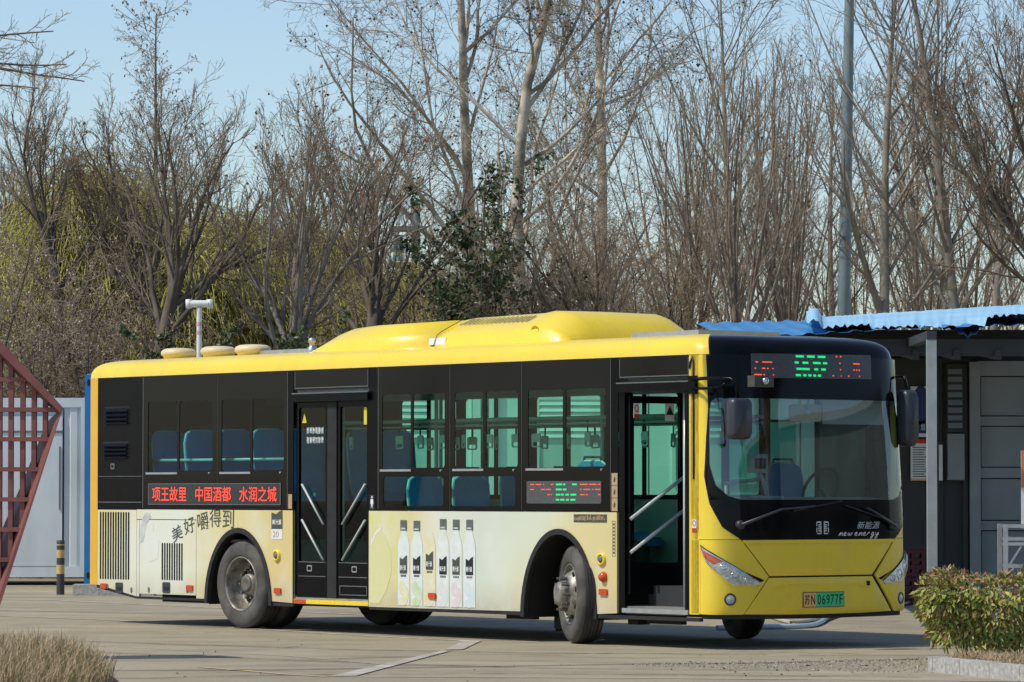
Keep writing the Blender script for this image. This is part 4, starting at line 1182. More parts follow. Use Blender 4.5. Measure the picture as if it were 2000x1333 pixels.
for px, py, ln, n_ in ((700, 1300, 260, 9), (1020, 1282, 340, 11), (300, 1240, 200, 8), (1480, 1275, 240, 9), (1250, 1318, 300, 9), (560, 1265, 160, 7), (1700, 1215, 150, 7), (1600, 1205, 120, 6), (120, 1222, 180, 7)):
    yy = py; P_ = []
    for k in range(n_):
        yy += random.uniform(-2.4, 2.4); P_.append(gpt(px + ln * k / n_, yy))
    strip('crack', P_, [random.uniform(.006, .022) for _ in P_], M['crack'], .003)
# ================================================================== CONTAINER HOUSES behind the bus
M['cont_white'] = mat('container_paint', (.62, .68, .72), (.47, .52, .54), 1.6, .5, bump=.05, vec=(1, 1, .3), detail=9, lo=.42, hi=.75)
M['panel_white'] = mat('sandwich_panel', (.78, .80, .79), (.70, .73, .72), .7, .45)
M['blue_frame'] = mat('blue_steel_frame', (.01, .19, .50), (.012, .16, .42), 3, .4)
M['kerb_stone'] = mat('granite_kerb', (.50, .49, .46), (.30, .29, .27), 22, .85, bump=.25, bscale=60)
Y0 = 65.0
x1 = at(170, 900, Y0).x; x0 = x1 - 6.1
c = thing('shipping_container', 'pale grey corrugated container with a plain door panel, behind the red lattice', 'container', ((x0 + x1) / 2, Y0 + 1.2, 0))
cx = (x0 + x1) / 2
g = MB()
xs, u, k = [], x0 + .12, 0
while u < x1 - .12:                                      # trapezoid corrugation seen as shallow ribs
    xs += [(u, 0), (u + .10, 0), (u + .13, .035), (u + .23, .035)]; u += .26
dx0, dx1 = at(-60, 900, Y0).x, at(122, 900, Y0).x
def zz_(x): return [p for p in xs if x(p[0])]
def corr(pl):
    vs = [(p[0] - cx, -1.2 + p[1], z) for z in (.30, 2.82) for p in pl]; k = len(pl)
    g.add(vs, [(i, i + 1, i + 1 + k, i + k) for i in range(k - 1)])
corr([p for p in xs if p[0] < dx0 - .02]); corr([(dx1 + .03, 0)] + [p for p in xs if p[0] > dx1 + .03] + [(x1 - .1, 0)])
g.build('corrugated_wall', M['cont_white'], c)
g = MB(); g.box(x0 - cx, -1.22, .13, x1 - cx, -1.1, .30); g.box(x0 - cx, -1.22, 2.82, x1 - cx, -1.1, 2.97); g.box(x0 - cx, -1.22, .3, x0 - cx + .12, -1.1, 2.82); g.box(x1 - cx - .1, -1.22, .3, x1 - cx, -1.1, 2.82)
g.build('frame', M['cont_white'], c)
g = MB(); g.box(x0 - cx, -1.09, .2, x1 - cx, 1.2, 2.93); g.build('box_body', M['cont_white'], c)
g = MB(); g.box(dx0 - cx, -1.225, .305, dx1 - cx, -1.11, 2.68); dr = g.build('door', M['cont_white'], c)
g = MB(); g.box(dx1 - cx - .05, -1.240, 1.2, dx1 - cx - .03, -1.228, 2.2); g.box(dx0 - cx, -1.24, 2.42, dx1 - cx, -1.228, 2.45); g.build('locking_bar', M['seam'], dr)
g = MB(); g.box(dx1 - cx + .005, -1.19, .3, dx1 - cx + .012, -1.1, 2.8); g.build('door_gap', M['seam'], c)

# blue-framed container house, raised on concrete blocks
Y1 = 60.0
bx0 = at(165, 900, Y1).x
LW = 5.8
for i in range(2):
    xa = bx0 + i * (LW + .12)
    c = thing('container_house', ['white-panelled container house with a blue corner post, close behind the rear of the bus', 'white-panelled container house with louvred shutters, seen through the bus windows'][i], 'container', (xa + LW / 2, Y1 + 1.5, .14), 0)
    h = LW / 2
    for xx, yy in ((-h, -1.5), (h - .12, -1.5), (-h, 1.38), (h - .12, 1.38)): MB().box(xx, yy, 0, xx + .12, yy + .12, 3.06).build('corner_post', M['blue_frame' if i == 0 and xx < 0 else 'panel_white'], c)
    g = MB(); g.box(-h + .12, -1.49, 0, h - .12, -1.38, .16); g.box(-h + .12, -1.49, 2.88, h - .12, -1.38, 3.05); g.build('rail', M['panel_white'], c)
    g = MB(); g.box(-h + .02, -1.37, .02, h - .02, 1.37, 3.07); g.build('box_body', M['panel_white'], c)
    for zc in (.12, 2.94):
        g = MB(); g.plate([ell(-h + .06, zc, .025, .05, 14)], lambda a, b, cc: (a, -1.5 - cc, b), 0, .006); g.build('casting_hole', M['void'], c)
    base = None
    for k in range(5):
        wp = (LW - .24) / 5
        x = -h + .12 + wp * k
        if base is None:
            base = MB().box(.012, -1.44, .17, wp - .012, -1.39, 2.86).build('wall_panel', M['panel_white'], c); o = base
        else:
            o = base.copy(); COL.objects.link(o)
        o.location.x = x
    for x in ((-1.6, .4) if i else (.2, 1.6)):
        fr = MB().plate([rect(x - .62, 1.45, x + .62, 2.75), rect(x - .56, 1.51, x + .56, 2.69)], lambda a, b, cc: (a, -1.44 - cc, b), 0, .03).build('window', M['white'], c)
        for k in range(6):
            g = MB(); g.add([(x - .56, -1.45, 2.69 - k * .095), (x + .56, -1.45, 2.69 - k * .095), (x + .56, -1.475, 2.61 - k * .095), (x - .56, -1.475, 2.61 - k * .095)], [(0, 1, 2, 3)]); g.build('shutter_slat', M['white'], fr, fix=False)
        g = MB(); g.box(x - .56, -1.445, 1.51, x + .56, -1.441, 2.12); g.build('pane', mat('house_pane', (.55, .62, .62), (.5, .57, .57), 2, .2), fr)
for i, px in enumerate((142, 195, 248)):
    a = gpt(px, 1164); 
    g = MB(); g.box(0, 0, 0, .385, .4, .16)
    tag(g.build('concrete_block', M['kerb_stone'], None, (a.x, a.y, 0), None), ['grey concrete block nearest the striped bollard', 'grey concrete block at the foot of the blue container post', 'grey concrete block half hidden by the rear of the bus'][i], 'block', 'concrete blocks under the container house')
tag(MB().box(-12, 58.3, 0, 12, 64, .13).build('pavement', mat('pale_pavement', (.46, .43, .38), (.38, .36, .32), 2, .9), fix=False), kind='structure') if False else None
# bollard
a = gpt(118, 1162)
bl = thing('bollard', 'round black and yellow striped bollard standing before the grey container', 'bollard', (a.x, a.y, 0))
zt = at(118, 1056, a.y).z
M['bol_y'] = mat('bollard_yellow', (.66, .44, .14), (.55, .38, .14), 9, .6); M['bol_k'] = mat('bollard_black', (.035, .035, .038), (.06, .06, .06), 9, .6)
bands = [(0, .32, 'bol_k'), (.32, .44, 'bol_y'), (.44, .53, 'bol_k'), (.53, .645, 'bol_y'), (.645, .715, 'bol_k')]
bands = [(0, .30, 'bol_k'), (.30, .43, 'bol_y'), (.43, .53, 'bol_k'), (.53, .645, 'bol_y'), (.645, .71, 'bol_k'), (.71, zt - .055, 'bol_y'), (zt - .055, zt, 'bol_k')] if zt > .76 else bands
for z0, z1, mm in bands:
    MB().lathe([(.058, z0), (.058, z1)] + ([(.05, z1 + .004), (0, z1 + .006)] if z1 == bands[-1][1] else []), 18, 'z').build('stripe_band' if 'y' == mm[-1] else 'post_band', M[mm], bl)

# ================================================================== SHED with the blue roof on the right
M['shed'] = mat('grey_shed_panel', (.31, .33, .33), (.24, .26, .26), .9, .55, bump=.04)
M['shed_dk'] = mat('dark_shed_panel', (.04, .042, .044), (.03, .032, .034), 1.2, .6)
M['roof_blue'] = mat('blue_roof_sheet', (.05, .24, .50), (.04, .19, .43), 1.5, .45)
M['tarp'] = mat('pale_blue_tarpaulin', (.36, .60, .78), (.28, .52, .72), 1.1, .55, bump=.5, bscale=3, detail=6)
M['steel'] = mat('galvanised_steel', (.42, .46, .46), (.34, .38, .38), 5, .45, metal=.3)
YW = 56.0
def wx(px, Y=YW): return at(px, 960, Y).x
def wz(py, Y=YW): return at(1000, py, Y).z
sh = thing('shed', 'grey panelled shed standing open-fronted under the blue roof, right of the bus', 'shed', (wx(1900), YW, 0))
ox = wx(1900)
def shb(name, px0, py0, px1, py1, d0, d1, m, par=None):
    return MB().box(wx(px0) - ox, d0, max(.0, wz(py1)), wx(px1) - ox, d1, wz(py0)).build(name, m, par or sh)
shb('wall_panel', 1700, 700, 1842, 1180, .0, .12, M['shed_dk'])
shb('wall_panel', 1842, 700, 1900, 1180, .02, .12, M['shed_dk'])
shb('door_post', 1893, 708, 1914, 1180, -.10, .1, M['shed'])
shb('door_post', 1880, 712, 1889, 1180, -.06, .02, M['shed_dk'])
shb('door_lintel', 1910, 706, 2120, 735, -.07, .05, M['shed'])
for y0, y1 in ((737, 812), (834, 912), (936, 1016), (1038, 1180)):
    shb('wall_panel', 1917, y0, 2120, y1, -.01, .08, M['shed'])
for y0, y1 in ((814, 832), (914, 934), (1018, 1036)):
    shb('panel_rib', 1914, y0, 2120, y1, -.055, .08, M['shed'])
lv = shb('louvre_box', 1848, 712, 1880, 845, -.12, .02, M['shed_dk'])
for k in range(8):
    y = 722 + k * 15
    MB().add([(wx(1850) - ox, -.122, wz(y)), (wx(1878) - ox, -.122, wz(y)), (wx(1878) - ox, -.16, wz(y + 10)), (wx(1850) - ox, -.16, wz(y + 10))], [(0, 1, 2, 3)]).build('slat', M['shed'], lv, fix=False)
shb('duct_box', 1850, 848, 1882, 938, -.14, .02, M['shed'])
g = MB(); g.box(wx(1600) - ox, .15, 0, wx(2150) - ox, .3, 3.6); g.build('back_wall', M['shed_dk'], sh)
# roof sheets
YE = 49.0
ze = at(1600, 656, YE).z
rf = thing('canopy_roof', 'blue corrugated roof sheet with a ragged eave over the shed', 'roof', (at(1800, 650, YE).x, YE, 0))
rx = at(1800, 650, YE).x
xa, xb = at(1420, 650, YE).x - rx, at(2150, 650, YE).x - rx
g = MB(); vs = []; nn = 160; rows = 5
zr_ = at(1600, 626, YW).z
random.seed(8)
for j in range(rows + 1):
    for i in range(nn + 1):
        x = xa + (xb - xa) * i / nn
        ph = (x * 2 * math.pi / .285)
        wv = .017 * (1 if math.sin(ph) > .5 else (-.3 if math.sin(ph) < -.2 else .2))
        sag = .04 * math.sin(x * .9 + 1)
        vs.append((x, (YW + 1 - YE) * j / rows, ze + .11 * (x - xa) / (xb - xa) + (zr_ - ze) * j / rows + wv + sag * (1 - j / rows)))
k = nn + 1
g.add(vs, [(j * k + i, j * k + i + 1, (j + 1) * k + i + 1, (j + 1) * k + i) for j in range(rows) for i in range(nn)])
g.build('roof_sheet', M['roof_blue'], rf, fix=False)
for d, hh in ((.35, .20), (3.0, .18), (6.0, .18)):
    g = MB(); z = ze + (zr_ - ze) * d / 8 - .05
    g.box(xa + .05, d, z - hh, xb, d + .12, z); g.build('purlin', M['shed_dk'], rf)
for k in range(9):
    x = xa + .3 + k * (xb - xa) / 9
    g = MB(); g.beam((x, .3, ze - .22), (x, 7.6, zr_ - .24), .08, .12); g.build('rafter', M['shed_dk'], rf)
# back roof, darker blue, further left
r2 = thing('canopy_roof', 'plain darker blue roof edge showing just above the front of the bus', 'roof', (at(1460, 640, 57).x, 57, 0))
ax, bx_ = at(1330, 640, 57).x - at(1460, 640, 57).x, at(1640, 640, 57).x - at(1460, 640, 57).x
z0_, z1_ = at(1340, 648, 57).z, at(1570, 627, 57).z
g = MB(); g.add([(ax, -.6, z0_ - .22), (bx_, -.6, z1_ - .22), (bx_, .0, z1_ + .0), (ax, .0, z0_ + .0), (bx_, 4, z1_ - .1), (ax, 4, z0_ - .1)], [(0, 1, 2, 3), (3, 2, 4, 5)]); g.build('roof_sheet', M['roof_blue'], r2, fix=False)
g = MB(); g.box(ax, -.55, z0_ - .5, bx_, -.45, z0_ - .3); g.build('fascia', M['shed_dk'], r2)
g = MB(); g.box(ax + .2, .5, 0, ax + .3, .6, z0_ - .3); g.box(bx_ - .3, .5, 0, bx_ - .2, .6, z0_ - .3); g.build('post', M['steel'], r2)
# tarpaulin thrown over the roof, with a torn flap
YT = 54.0
def tz(py, Y): return at(1000, py, Y).z
g = MB(); vs = []; nn = 120
random.seed(12)
noise1 = [random.uniform(-1, 1) for _ in range(nn + 1)]
prof = [(57.2, 4), (56.6, 0), (55.2, 14), (52.5, 26), (50.5, 34), (49.1, 42)]
for j, (Y, dy) in enumerate(prof):
    for i in range(nn + 1):
        px = 1575 + (2140 - 1575) * i / nn
        base = 634 - (px - 1575) * .062 if px > 1600 else 618 + abs(px - 1590) * .3
        ypx = base + dy * (.65 if j < 4 else .72) + noise1[i] * (.5 + .3 * j) 
        if j == 5:
            fl_p = math.exp(-((px - 1895) / 26) ** 2) * 26 + math.exp(-((px - 1850) / 40) ** 2) * 9
            if px > 1925: fl_p -= 10
            if px < 1700: fl_p -= 8
            ypx += fl_p + 3 * math.sin(i * 1.9)
        elif px < 1610: ypx -= 4 * random.random()
        p = at(px, ypx, Y)
        vs.append((p.x - at(1800, 640, YT).x, Y - YT, p.z + .09))
k = nn + 1
g.add(vs, [(j * k + i, j * k + i + 1, (j + 1) * k + i + 1, (j + 1) * k + i) for j in range(len(prof) - 1) for i in range(nn)], True)
o = g.build('tarpaulin', M['tarp'], None, (at(1800, 640, YT).x, YT, 0), fix=False)
tag(o, 'crumpled pale blue tarpaulin draped over the shed roof with a torn hanging flap', 'tarpaulin')
# canopy post
YP = 47.0
p = at(1820, 960, YP)
po = thing('canopy_post', 'square galvanised steel post holding up the canopy eave', 'post', (p.x, YP, 0))
MB().box(-.055, -.055, 0, .055, .055, at(1820, 664, YP).z).build('shaft', M['steel'], po)
MB().box(-.10, -.10, 0, .10, .10, .012).build('foot_plate', M['steel'], po)
MB().box(-.055, -.06, at(1820, 664, YP).z, .055, 3.0, at(1820, 664, YP).z + .10).build('arm', M['shed_dk'], po)
# notices on the shed wall (flat boards)
def board(name, label, cat, px0, py0, px1, py1, m, Y=55.9):
    a, b = at(px0, py1, Y), at(px1, py0, Y)
    t = thing(name, label, cat, ((a.x + b.x) / 2, Y, a.z))
    h = (b.x - a.x) / 2
    MB().box(-h, 0, 0, h, .02, b.z - a.z).build('panel', m, t)
    return t, h, b.z - a.z
t, h, hh = board('wall_sign', 'white safety sign with a large blue disc, high on the shed wall', 'sign', 1779, 755, 1813, 854, M['white_ink'])
def SG(a, b, c): return (a, -c, b)
MB().plate([ell(0.02, hh * .63, h * .95, .27, 28)], SG, .001, .004).build('disc', M['blue_ink'], t)
MB().plate([rect(-h * .2, .05, h * .75, .22)], SG, .001, .004).build('caption_panel', M['blue_ink'], t)
g = MB()
for k in range(3): g.plate([rect(h * (.18 + .16 * k), .09, h * (.28 + .16 * k), .18)], SG, .004, .006)
g.build('caption_print', M['pale_ink'], t)
t, h, hh = board('notice', 'white notice with a red header and rows of text on the shed wall', 'notice', 1779, 858, 1815, 939, M['white_ink'])
MB().plate([rect(-h, hh - .06, h, hh)], SG, .001, .004).build('header', M['red_ink'], t)
MB().plate([rect(-h, 0, h, .025)], SG, .001, .004).build('footer', M['plate_y'], t)
g = MB()
for k in range(13): g.plate([rect(-h * .8, .05 + k * .033, h * random.uniform(.4, .85), .062 + k * .033)], SG, .001, .003)
g.build('text_line', M['ink_grey'], t)
t, h, hh = board('notice', 'narrow blank white card beside the steel post on the shed wall', 'notice', 1834, 869, 1841, 939, M['white_ink'])
t, h, hh = board('banner', 'upright orange and white banner cut off by the right edge', 'banner', 1995, 880, 2030, 1032, M['white_ink'], 48)
MB().plate([rect(-h, hh * .52, h, hh)], SG, .001, .004).build('upper_field', M['bol_y'] if False else mat('banner_orange', (.66, .26, .14), None, 4, .5), t)
MB().box(h - .02, .02, -1.2, h + .01, .05, hh).build('pole', M['steel'], t)
# red crate
a = at(1790, 1170, 54.0)
cr = thing('crate', 'dark red plastic crate stack in the shade beside the bus front', 'crate', (a.x, 54, 0))
M['crate'] = mat('red_crate', (.11, .012, .02), (.085, .01, .015), 6, .6)
for k in range(2):
    g = MB(); z = k * .36 + .01
    for z0, z1 in ((0, .05), (.10, .15), (.20, .24), (.30, .35)): g.box(-.22, -.2, z + z0, .22, .2, z + z1)
    for x in (-.22, -.08, .05, .18): g.box(x, -.205, z, x + .04, .205, z + .35)
    g.build('crate_box', M['crate'], cr)
# aluminium trolley frame by the right edge
a = at(1975, 1100, 42.0)
tr = thing('trolley', 'aluminium framed trolley with slatted shelves, cut off by the right edge', 'trolley', (at(1960, 1000, 42).x, 42, 0))
H_ = at(1960, 1024, 42).z
for x in (0, .75):
    for y in (0, .5): MB().box(x, y, .06, x + .045, y + .045, H_).build('upright', M['alu'], tr)
for z in (H_ - .04, H_ - .17, H_ - .22, H_ - .45, .3):
    MB().box(.045, 0.002, z, .75, .498, z + .035).build('shelf', M['alu'], tr)
MB().beam((.06, .02, H_ - .42), (.18, .02, H_ - .23), .02, .02).build('brace', M['alu'], tr)
MB().beam((.0, .0, .45), (-.10, .0, .06), .02, .02).build('brace', M['alu'], tr)
for x in (0.02, .77):
    for y in (.02, .52): MB().lathe([(.0, -.015), (.055, -.015), (.06, 0), (.055, .015), (0, .015)], 14, 'y', (x, y, .06)).build('castor', M['black_matt'], tr)

# hoses on the ground behind the bus
def hose(name, label, pts, r, m):
    P_ = [gpt(*p) for p in pts]
    sm = []
    for i in range(len(P_) - 1):
        for k in range(5):
            t = k / 5
            p0, p1, p2, p3 = P_[max(i - 1, 0)], P_[i], P_[i + 1], P_[min(i + 2, len(P_) - 1)]
            sm.append(.5 * ((2 * p1) + (p2 - p0) * t + (2 * p0 - 5 * p1 + 4 * p2 - p3) * t * t + (3 * p1 - p0 - 3 * p2 + p3) * t ** 3) + Vector((0, 0, r)))
    tag(MB().tube(sm, r, 8).build(name, m), label, 'hose')
hose('hose', 'pale blue hose lying straight on the ground beneath the bus front', [(1400, 1232), (1480, 1230), (1570, 1228), (1600, 1222), (1620, 1208), (1640, 1192)], .028, mat('blue_hose', (.45, .58, .68), (.38, .5, .6), 5, .4))
hose('hose', 'off-white hose looping in a slack curve beneath the number plate', [(1480, 1196), (1510, 1210), (1545, 1219), (1600, 1213), (1660, 1202), (1720, 1193), (1790, 1178), (1800, 1172)], .022, mat('white_hose', (.55, .53, .48), (.45, .43, .38), 5, .5))
hose('hose', 'thin dark cable trailing behind the off-white hose', [(1600, 1222), (1640, 1206), (1700, 1193), (1760, 1186), (1800, 1176)], .014, M['black_matt'])
# fallen branch under the bumper
tag(MB().tube([gpt(1495, 1203) + Vector((0, 0, .02)), gpt(1540, 1204) + Vector((0, 0, .05)), gpt(1555, 1199) + Vector((0, 0, .03))], [.015, .01, .006], 6).build('stick', M['black_matt']), 'short dark stick lying on the ground beneath the bus bumper', 'stick')

# T-headed sensor pole behind the bus roof
YS = 56.0
sp = at(389, 690, YS)
ss = thing('sensor_pole', 'white T-headed sensor on a pole with red stickers, behind the bus roof', 'pole', (sp.x, YS, 0))
zt = at(389, 594, YS).z
MB().lathe([(.042, 0), (.036, zt - .05)], 14, 'z').build('pole', M['white'], ss)
MB().lathe([(.048, -.125), (.05, -.1), (.05, .1), (.048, .125)], 14, 'x', (0, 0, zt)).build('crossbar', M['white'], ss)
for x in (-.145, .145):
    MB().lathe([(0, -.065), (.04, -.062), (.044, .06), (0, .065)], 14, 'z', (x, 0, zt)).build('sensor_head', M['white'], ss)
for z in (zt - .30, zt - .42): MB().lathe([(.0395, z), (.0395, z + .05)], 14, 'z').build('sticker', mat('faded_red', (.62, .34, .32), (.66, .45, .43), 30, .5), ss)

# tall tapering pole among the bare trees on the right
YQ = 74.0
b0, b1 = at(1643, 600, YQ), at(1660, -60, YQ)
tp = thing('tall_pole', 'tall tapering grey-green lamp pole rising among the bare trees', 'pole', (b0.x - .05, YQ, 0))
M['pole'] = mat('grey_green_pole', (.20, .27, .28), (.16, .215, .23), 1.4, .5)
d = b1.x - b0.x + .05
MB().tube([(0, 0, 0), (d * .5, 0, b1.z * .5), (d, 0, b1.z), (d * 1.1, 0, b1.z + 3)], [.15, .115, .085, .07], 14).build('shaft', M['pole'], tp)
MB().box(-.2, -.2, 0, .2, .2, .03).build('base_plate', M['pole'], tp)
MB().tube([(d * 1.1, 0, b1.z + 3), (d * 1.1 - 1.2, 0, b1.z + 3.4)], .05, 8).build('lamp_arm', M['pole'], tp)
# distant mast with service platforms
YM = 95.0
mp = at(812, 640, YM)
ms = thing('mast', 'distant grey lighting mast with two flat platforms behind the dense trees', 'mast', (mp.x, YM, 0))
zt = at(812, 392, YM).z
MB().lathe([(.14, 0), (.10, zt)], 12, 'z').build('shaft', M['pole'], ms)
for py in (452, 522):
    MB().box(-.62, -.3, at(800, py, YM).z, .25, .3, at(800, py, YM).z + .10).build('platform', M['pole'], ms)
MB().box(-.52, -.12, at(800, 510, YM).z, -.30, .12, at(800, 460, YM).z).build('equipment_box', M['pole'], ms)
MB().box(.5, -.12, at(800, 570, YM).z, .62, .12, at(800, 535, YM).z).build('equipment_box', M['pole'], ms)

# ================================================================== RED LATTICE on the left
M['rust'] = mat('dark_red_steel', (.25, .09, .08), (.18, .065, .058), 3, .65, bump=.1)
YL = 36.0
lt = thing('lattice_screen', 'dark red steel lattice with a pointed outer rib, at the left edge', 'trellis', (at(-120, 1290, YL).x, YL, 0))
lx = at(-120, 1290, YL).x
def lp(px, py, dy=0, Y=YL):
    p = at(px, py, Y); return Vector((p.x - lx, dy, p.z))
def prism(name, front, back, m, par):
    n = len(front)
    MB().add(front + back, [tuple(range(n)), tuple(range(n, 2 * n))[::-1]] + [(i, (i + 1) % n, (i + 1) % n + n, i + n) for i in range(n)]).build(name, m, par)
prism('upper_rib', [lp(-150, 560), lp(0, 664), (lp(122, 795)), lp(119, 808), lp(0, 690), lp(-150, 586)], [lp(-150, 580, .26), lp(0, 684, .26), lp(112, 804, .26), lp(110, 813, .26), lp(0, 706, .26), lp(-150, 602, .26)], M['rust'], lt)
prism('lower_rib', [lp(123, 796), lp(122, 801), lp(0, 1184), lp(-36, 1292), lp(-44, 1292), lp(-7, 1180)], [lp(84, 815, .55), lp(76, 825, .55), lp(-66, 1184, .55), lp(-102, 1292, .55), lp(-110, 1292, .55), lp(-74, 1180, .55)], M['rust'], lt)
def top_y(px): return 664 + (px) * (131 / 122) if px > 0 else 664 + px * .69
def bot_y(px): return 1180 - px * (384 / 122)
for px in (-110, -89, -68, -47, -26, -4, 18, 41, 63, 85):
    y0, y1 = top_y(px) + 18, bot_y(px + 8)
    y1 = min(y1, 1292)
    a, b = lp(px, y0), lp(px, y1)
    MB().box(a.x - .021, .12, max(0, b.z), a.x + .021, .20, a.z).build('batten', M['rust'], lt)
for py in (682, 741, 800, 858, 917, 976, 1035, 1094, 1153, 1212):
    xr = 122 * (1180 - py) / 384 - 6 if py > 796 else (py - 664) * 122 / 131 - 16
    a, b = lp(-130, py), lp(xr, py)
    if b.x - a.x > .05: MB().box(a.x, .10, a.z - .019, b.x, .22, a.z + .019).build('crossbar', M['rust'], lt)
MB().box(lp(-134, 0).x, .05, 0, lp(-124, 0).x, .45, lp(0, 560).z).build('post', M['rust'], lt)
# ================================================================== PLANTER, HEDGE, DRY GRASS
M['soil'] = mat('dry_soil', (.20, .15, .10), (.10, .075, .05), 14, .95, bump=.4, bscale=40)
p0, p1 = gpt(1812, 1312), gpt(2060, 1339)
d = (p1 - p0).normalized(); nn_ = Vector((-d.y, d.x, 0))
rz = math.atan2(d.y, d.x)
pk = thing('planter_kerb', 'granite kerb stones edging the planted island at the lower right', 'kerb', (p0.x, p0.y, 0), rz)
x = 0
random.seed(4)
for k, ln in enumerate((.105, .56, .6, .6, .6)):
    MB().box(x + .004, -.0, -.02, x + ln - .004, .15, .125 + random.uniform(-.006, .006)).build('kerb_stone', M['kerb_stone'], pk); x += ln
y = .158
for k in range(4):
    MB().box(.002, y + .004, -.02, .15, y + .596, .122 + random.uniform(-.006, .006)).build('kerb_stone', M['kerb_stone'], pk); y += .6
g = MB(); N_ = 24
vs = [(p0 + d * (.14 + 2.4 * i / N_) + nn_ * (.14 + 2.3 * j / N_)) + Vector((0, 0, .10 + .05 * math.sin(math.pi * min(1, j / 8)) + random.uniform(-.012, .012))) for j in range(N_ + 1) for i in range(N_ + 1)]
g.add(vs, [(j * (N_ + 1) + i, j * (N_ + 1) + i + 1, (j + 1) * (N_ + 1) + i + 1, (j + 1) * (N_ + 1) + i) for j in range(N_) for i in range(N_)], True)
tag(g.build('planter_soil', M['soil'], fix=False), kind='structure')

def blades(n, fpos, hmin, hmax, wd, lean_, seed):
    r = np.random.default_rng(seed)
    P = fpos(n, r)
    h = r.uniform(hmin, hmax, n); a = r.uniform(0, 2 * np.pi, n); l = r.uniform(.05, lean_, n) * h
    b = r.uniform(0, np.pi, n)
    w_ = np.stack([np.cos(b), np.sin(b), 0 * b], 1) * (wd * r.uniform(.6, 1.3, n))[:, None]
    dv = np.stack([np.cos(a) * l, np.sin(a) * l, h], 1)
    mid = P + dv * np.array([.35, .35, .6])
    tip = P + dv
    V = np.concatenate([P - w_, P + w_, mid + w_ * .7, mid - w_ * .7, tip], 1).reshape(-1, 3)
    k = np.arange(n)[:, None] * 5
    F4 = (k + np.array([0, 1, 2, 3])); F3 = (k + np.array([3, 2, 4]))
    return V, F4, F3
def np_mesh(name, V, quads=None, tris=None, m=None, parent=None, smooth=False, mats=None, mi=None):
    me = bpy.data.meshes.new(name)
    nq = 0 if quads is None else len(quads); nt_ = 0 if tris is None else len(tris)
    loops = np.concatenate([quads.ravel() if nq else np.empty(0, int), tris.ravel() if nt_ else np.empty(0, int)]).astype(np.int32)
    starts = np.concatenate([np.arange(nq) * 4, nq * 4 + np.arange(nt_) * 3]).astype(np.int32)
    me.vertices.add(len(V)); me.loops.add(len(loops)); me.polygons.add(nq + nt_)
    me.vertices.foreach_set('co', np.ascontiguousarray(V, dtype=np.float32).ravel())
    me.loops.foreach_set('vertex_index', loops)
    me.polygons.foreach_set('loop_start', starts)
    if mats:
        for q_ in mats: me.materials.append(q_)
        me.polygons.foreach_set('material_index', np.asarray(mi, dtype=np.int32))
    if smooth: me.polygons.foreach_set('use_smooth', np.ones(nq + nt_, dtype=bool))
    me.update(calc_edges=True)
    o = bpy.data.objects.new(name, me); COL.objects.link(o)
    if m: me.materials.append(m)
    if parent: o.parent = parent
    return o
M['straw'] = mat('dry_straw', (.64, .49, .29), (.30, .21, .115), 40, .8)
M['straw_g'] = mat('olive_grass', (.20, .20, .07), (.12, .13, .045), 30, .8)
# dried grass litter on the planter soil
def fp(n, r):
    a, b = r.uniform(.13, 2.2, n), .13 + r.random(n) ** 1.6 * .9
    return np.array(p0)[None] + np.outer(a, np.array(d)) + np.outer(b, np.array(nn_)) + np.array([0, 0, .11])
V, F4, F3 = blades(2600, fp, .03, .10, .0035, 1.6, 3)
tag(np_mesh('dry_grass', V, F4, F3, M['straw']), 'dry straw litter on the soil under the hedge', 'grass', kind='stuff')
# clump of dry ornamental grass, lower left
g0 = at(60, 1333, 30.0)
def dome(n, r):
    x = r.uniform(-4.6, -3.02, n); y = r.uniform(26.5, 31.2, n)
    t = np.clip((-2.98 - x) / .42, 0, 1)
    z = .27 * np.sqrt(np.clip(t, 0, 1)) + .02 + r.uniform(-.12, .0, n)
    return np.stack([x, y, np.maximum(z, 0)], 1)
g = MB(); N_ = 20
vs = []
for j in range(N_ + 1):
    for i in range(N_ + 1):
        x = -4.6 + 1.66 * i / N_; y = 26.5 + 4.7 * j / N_
        t = max(0, min(1, (-2.98 - x) / .42)); vs.append((x, y, .22 * math.sqrt(t)))
g.add(vs, [(j * (N_ + 1) + i, j * (N_ + 1) + i + 1, (j + 1) * (N_ + 1) + i + 1, (j + 1) * (N_ + 1) + i) for j in range(N_) for i in range(N_)], True)
tag(g.build('planting_mound', M['soil'], fix=False), kind='structure')
V, F4, F3 = blades(17000, dome, .05, .22, .0028, 1.2, 5)
tag(np_mesh('dry_grass', V, F4, F3, M['straw']), 'clump of dry straw-coloured grass at the lower left corner', 'grass', kind='stuff')
V, F4, F3 = blades(6000, dome, .08, .17, .003, .6, 6)
tag(np_mesh('dry_grass', V, F4, F3, M['straw_g']), 'olive green blades among the dry grass at the lower left', 'grass', kind='stuff')
